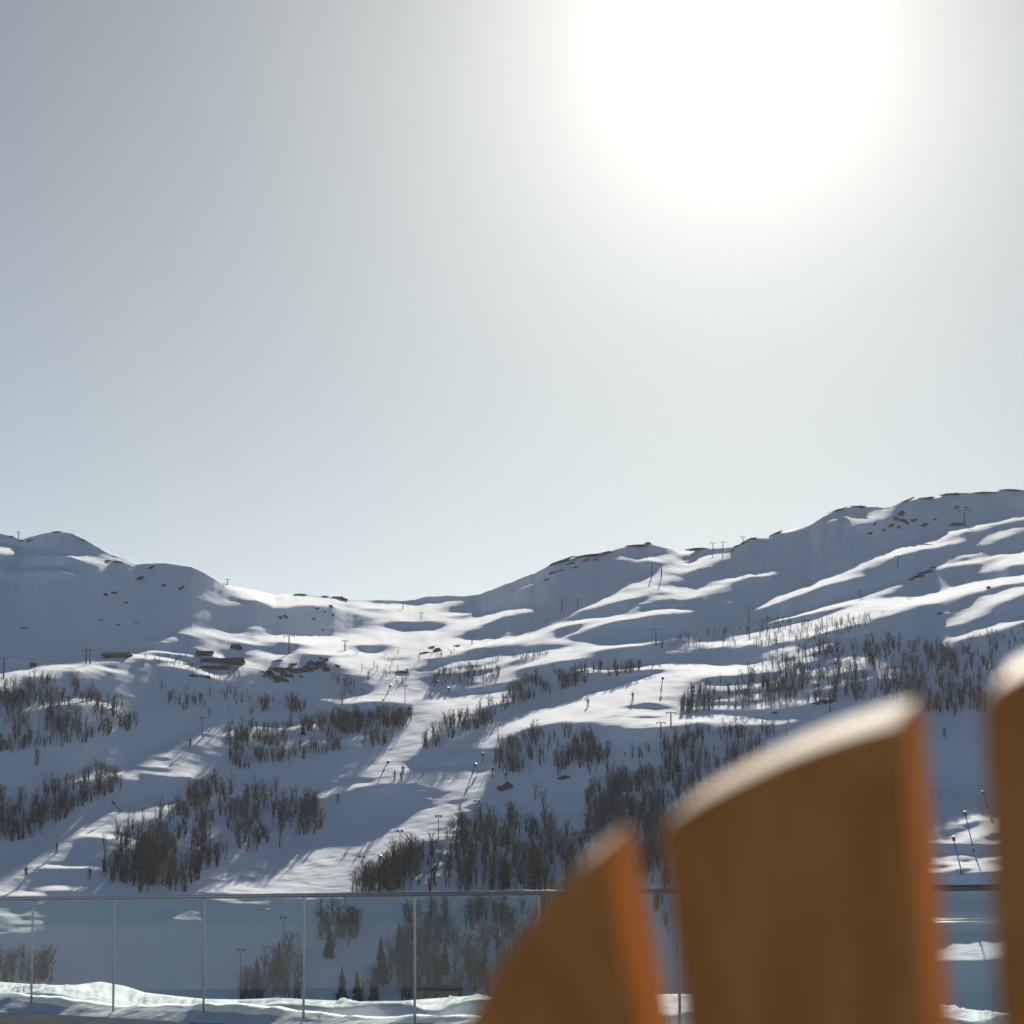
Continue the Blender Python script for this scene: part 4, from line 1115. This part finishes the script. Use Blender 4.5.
def lance(u0, v0, u1, v1, label):
    """snow lance from foot (u0,v0) to head (u1,v1)"""
    p_, r_ = ground(u0, v0); s_ = r_ / F
    root = empty('snow_lance', p_)
    dx, dz = (u1 - u0) * s_, (v0 - v1) * s_
    hd = Vector((dx, -.25 * dz, dz))
    mb = MB(); mb.tube((0, 0, -.5), hd * .12, .16, .14, n=8); mb.build('base', M_pylon, root)
    mb = MB(); mb.tube(hd * .12, hd, .085, .06, n=8); mb.build('pole', M_pylon, root)
    mb = MB(); n_ = hd.normalized(); mb.tube(hd - n_ * .55, hd + n_ * .1, .24, .20, n=10); mb.build('nozzle_head', M_pylon, root)
    return tag(root, label, 'snow lance', 'snow-making lances beside the runs')


for a in [(962, 874, 953, 838, 'lowest of the three leaning snow lances seen between the slats'), (974, 852, 964.5, 813, 'middle one of the three leaning snow lances seen between the slats'), (988, 808, 982.5, 792, 'uppermost of the three leaning snow lances seen between the slats'),
          (121, 812, 113, 802, 'pale leaning snow lance beside the lower left run'), (376, 867, 381, 856, 'leaning snow lance at the lower run, left of the first floodlight row trees'), (383, 771, 389, 761, 'leaning snow lance at the foot of the central run'),
          (387, 694, 391, 685, 'dark leaning snow lance on the bright snow above the birch band'), (434, 686, 438, 681, 'dark snow lance on the bright snow left of the mid-slope birches'), (448, 693, 449, 688, 'small snow lance on the bright snow below the mid-slope birches'),
          (472, 774, 476, 764, 'snow lance by the road bend, left of the cabin'), (492, 777, 493, 768, 'snow lance directly above left of the cabin'), (482.5, 762, 483, 753, 'snow lance on the shaded hill above the road bend'), (661, 690, 663, 677, 'thin lance on the bright upper end of the second run'), (506, 784, 506, 773, 'short lance standing behind the small cabin')]:
    lance(*a)

# ------------------------------------------------------------------ cabins
def cabin(u, v, wpx, label, wall=M_logs, hw=.42, dep=.7, rz=0.0, roofh=.32, name='cabin', dark_roof=False):
    p_, r_ = ground(u, v); w = wpx * r_ / F
    root = empty(name, p_ - Vector((0, 0, .05 * w)), rz)
    h = w * hw; d = w * dep; rh = w * roofh
    mb = MB(); mb.box(-w / 2, w / 2, -d / 2, d / 2, -.3 * w, h)
    mb.prism([(-w / 2, -d / 2, h), (w / 2, -d / 2, h), (0, -d / 2, h + rh)], (0, d, 0)) if rz > .5 else mb.prism([(-w / 2, -d / 2, h), (-w / 2, d / 2, h), (-w / 2, 0, h + rh)], (w, 0, 0))
    mb.build('wall', wall, root)
    ov = w * .07; t_ = w * .05
    for sg in (-1, 1):
        mb = MB()
        if rz > .5:
            mb.prism([(sg * (w / 2 + ov), -d / 2 - ov, h - ov * rh / (w / 2)), (0, -d / 2 - ov, h + rh), (0, -d / 2 - ov, h + rh + t_), (sg * (w / 2 + ov), -d / 2 - ov, h - ov * rh / (w / 2) + t_)], (0, d + 2 * ov, 0))
        else:
            mb.prism([(-w / 2 - ov, sg * (d / 2 + ov), h - ov * rh / (d / 2)), (-w / 2 - ov, 0, h + rh), (-w / 2 - ov, 0, h + rh + t_), (-w / 2 - ov, sg * (d / 2 + ov), h - ov * rh / (d / 2) + t_)], (w + 2 * ov, 0, 0))
        mb.build('roof', M_logs if dark_roof else M_drift, root)
    nw = 3 if wpx > 18 else 2
    for q in range(nw):
        x = (q - (nw - 1) / 2) * w / nw * .8; ww = w * .045
        mb = MB(); mb.box(x - ww - .02 * w, x + ww + .02 * w, -d / 2 - .02 * w, -d / 2 + .01 * w, h * .35, h * .8); o = mb.build('window', M_logs, root)
        mb = MB(); mb.box(x - ww, x + ww, -d / 2 - .028 * w, -d / 2 - .02 * w, h * .40, h * .75); mb.build('pane', M_glassd, o)
    mb = MB(); mb.box(w * .2, w * .25, -.02 * w, .03 * w, h + rh * .5, h + rh * 1.35); mb.build('chimney', M_rock, root)
    return tag(root, label, 'cabin')


cabin(505, 789, 13, 'small gabled log cabin with snow on its roof, alone right of the road bend', rz=.55, hw=.34, roofh=.34)
cabin(117, 657, 26, 'low brown lodge with a dark roof right of the pylon pair', hw=.10, dep=.5, roofh=.08, dark_roof=True)
cabin(223, 662, 38, 'long low brown lodge half buried in snow before the big boulder', hw=.05, dep=.3, roofh=.06, dark_roof=True)
cabin(205, 655, 15, 'small dark lodge wing behind the long lodge', hw=.16, dep=.5, roofh=.12, dark_roof=True)
cabin(216, 668.5, 26, 'lowest dark shed in front of the long lodge', hw=.06, dep=.3, roofh=.05, dark_roof=True)
cabin(33, 667, 6, 'tiny dark hut on the lit bench right of the edge pylon', hw=.5, roofh=.2, dark_roof=True)
cabin(437, 1006, 42, 'tan shed shape standing in for a reflection low in the fifth glass pane', wall=M_beige, hw=.42, dep=.4, roofh=.06, dark_roof=True)  # added tan block in place of a reflection in the pane

# ------------------------------------------------------------------ skiers
def person_mesh():
    J = {'pelvis': (0, 0, .92), 'chest': (0, .06, 1.32), 'neck': (0, .10, 1.50), 'head': (0, .13, 1.64), 'crown': (0, .12, 1.76),
         'shl': (-.19, .07, 1.42), 'ell': (-.33, .12, 1.18), 'hal': (-.30, .36, 1.08), 'shr': (.19, .07, 1.42), 'elr': (.33, .12, 1.18), 'har': (.30, .36, 1.08),
         'hil': (-.10, 0, .88), 'knl': (-.13, .16, .50), 'anl': (-.13, .0, .10), 'tol': (-.13, .2, .05), 'hir': (.10, 0, .88), 'knr': (.13, .16, .50), 'anr': (.13, .0, .10), 'tor': (.13, .2, .05)}
    E = [('pelvis', 'chest'), ('chest', 'neck'), ('neck', 'head'), ('head', 'crown'), ('chest', 'shl'), ('shl', 'ell'), ('ell', 'hal'), ('chest', 'shr'), ('shr', 'elr'), ('elr', 'har'),
         ('pelvis', 'hil'), ('hil', 'knl'), ('knl', 'anl'), ('anl', 'tol'), ('pelvis', 'hir'), ('hir', 'knr'), ('knr', 'anr'), ('anr', 'tor')]
    RAD = dict(pelvis=.155, chest=.17, neck=.065, head=.105, crown=.08, shl=.085, ell=.06, hal=.05, shr=.085, elr=.06, har=.05, hil=.105, knl=.075, anl=.065, tol=.05, hir=.105, knr=.075, anr=.065, tor=.05)
    names = list(J); me = bpy.data.meshes.new('body')
    me.from_pydata([J[n] for n in names], [(names.index(a), names.index(b)) for a, b in E], [])
    o = bpy.data.objects.new('tmp', me); COL.objects.link(o)
    sk = o.modifiers.new('s', 'SKIN')
    for i, n in enumerate(names):
        me.skin_vertices[0].data[i].radius = (RAD[n], RAD[n]); me.skin_vertices[0].data[i].use_root = (n == 'pelvis')
    su_ = o.modifiers.new('d', 'SUBSURF'); su_.levels = 1; su_.render_levels = 1
    dg_ = bpy.context.evaluated_depsgraph_get(); ev = o.evaluated_get(dg_)
    m2_ = bpy.data.meshes.new_from_object(ev); bpy.data.objects.remove(o); m2_.name = 'body'
    m2_.polygons.foreach_set('use_smooth', np.ones(len(m2_.polygons), bool))
    return m2_


bodym = person_mesh(); bodym.materials.clear()
def slotted(m_, jm):
    c = m_.copy(); c.materials.append(jm); c.materials.append(M_skin)
    for p_ in c.polygons:
        if 1.55 < p_.center.z < 1.68 and p_.center.y > .15: p_.material_index = 1
    return c
bodies = [slotted(bodym, j) for j in M_jack]
mb = MB(); mb.box(-.045, .045, -.75, .85, .0, .02); mb.prism([(-.045, .85, 0), (.045, .85, 0), (.03, 1.0, .09), (-.03, 1.0, .09)], (0, 0, .02)); skim = np_mesh('ski', mb.v, mb.f); skim.materials.append(M_ski)
mb = MB(); mb.tube((0, 0, 0), (0, -.45, -1.0), .011, n=5); mb.tube((0, -.42, -.93), (0, -.425, -.94), .05, n=8); polem = np_mesh('ski_pole', mb.v, mb.f); polem.materials.append(M_ski)
bm = bmesh.new(); bmesh.ops.create_uvsphere(bm, u_segments=12, v_segments=8, radius=.125)
bmesh.ops.delete(bm, geom=[v_ for v_ in bm.verts if v_.co.z < -.03], context='VERTS'); helm = bpy.data.meshes.new('helmet'); bm.to_mesh(helm); bm.free(); helm.materials.append(M_ski)
SK = [(633, 701, 6.5, 0, 2.4, 'skier in black alone in the middle of the second run'), (403, 775, 5.5, 0, 3.3, 'darkest skier of the group at the foot of the central run'), (395, 780, 5, 1, 2.2, 'leftmost skier of the group at the foot of the central run'),
      (401, 781, 5, 2, 4, 'lowest skier of the group at the foot of the central run'), (588, 707, 5.5, 2, 3, 'skier left of the black one on the second run'), (190.5, 747, 5, 1, 2.4, 'skier on the lit left run below the mast'),
      (26, 878, 5.5, 0, 3.6, 'skier at the far left edge of the lower run'), (57, 853, 4.5, 2, 2.5, 'skier on the lit ridge of the lower left run'), (407, 676, 4, 0, 3, 'skier beside the dark low mound'), (944.5, 737, 5, 0, 3, 'skier on the shaded snow between two slats'),
      (90, 879, 5, 0, 3.1, 'skier in the shade left of the lower wood'), (338, 803, 4, 2, 2.8, 'skier in the shaded hollow of the lower run')]
for q, (u, v, hp, jk, rz, lab) in enumerate(SK):
    p_, r_ = ground(u, v); sc = min(1.25, max(.95, hp * r_ / F / 1.8))
    root = empty('skier', p_, rz); root.scale = (sc,) * 3
    link_mesh('body', bodies[jk], None, root)
    hm = link_mesh('helmet', helm, None, root); hm.location = (0, .13, 1.70)
    for sg in (-1, 1):
        s_ = link_mesh('ski', skim, None, root); s_.location = (sg * .13, .05, 0)
        pl = link_mesh('ski_pole', polem, None, root); pl.location = (sg * .30, .38, 1.10)
    tag(root, lab, 'person', 'skiers on the runs')

# ------------------------------------------------------------------ air
HAZE = 0.00004
if HAZE:
    mb = MB(); mb.box(-4500, 4500, -400, 6500, -61, 620)
    hz = bpy.data.materials.new('thin_haze'); hz.use_nodes = True; nt = hz.node_tree; nt.nodes.clear()
    o_ = N(nt, 'ShaderNodeOutputMaterial'); pv = N(nt, 'ShaderNodeVolumePrincipled')
    pv.inputs['Color'].default_value = (.86, .92, 1, 1); pv.inputs['Density'].default_value = HAZE; pv.inputs['Anisotropy'].default_value = .35
    nt.links.new(pv.outputs[0], o_.inputs['Volume'])
    tag(mb.build('haze', hz), 'thin bluish mountain air', 'haze', kind='stuff')
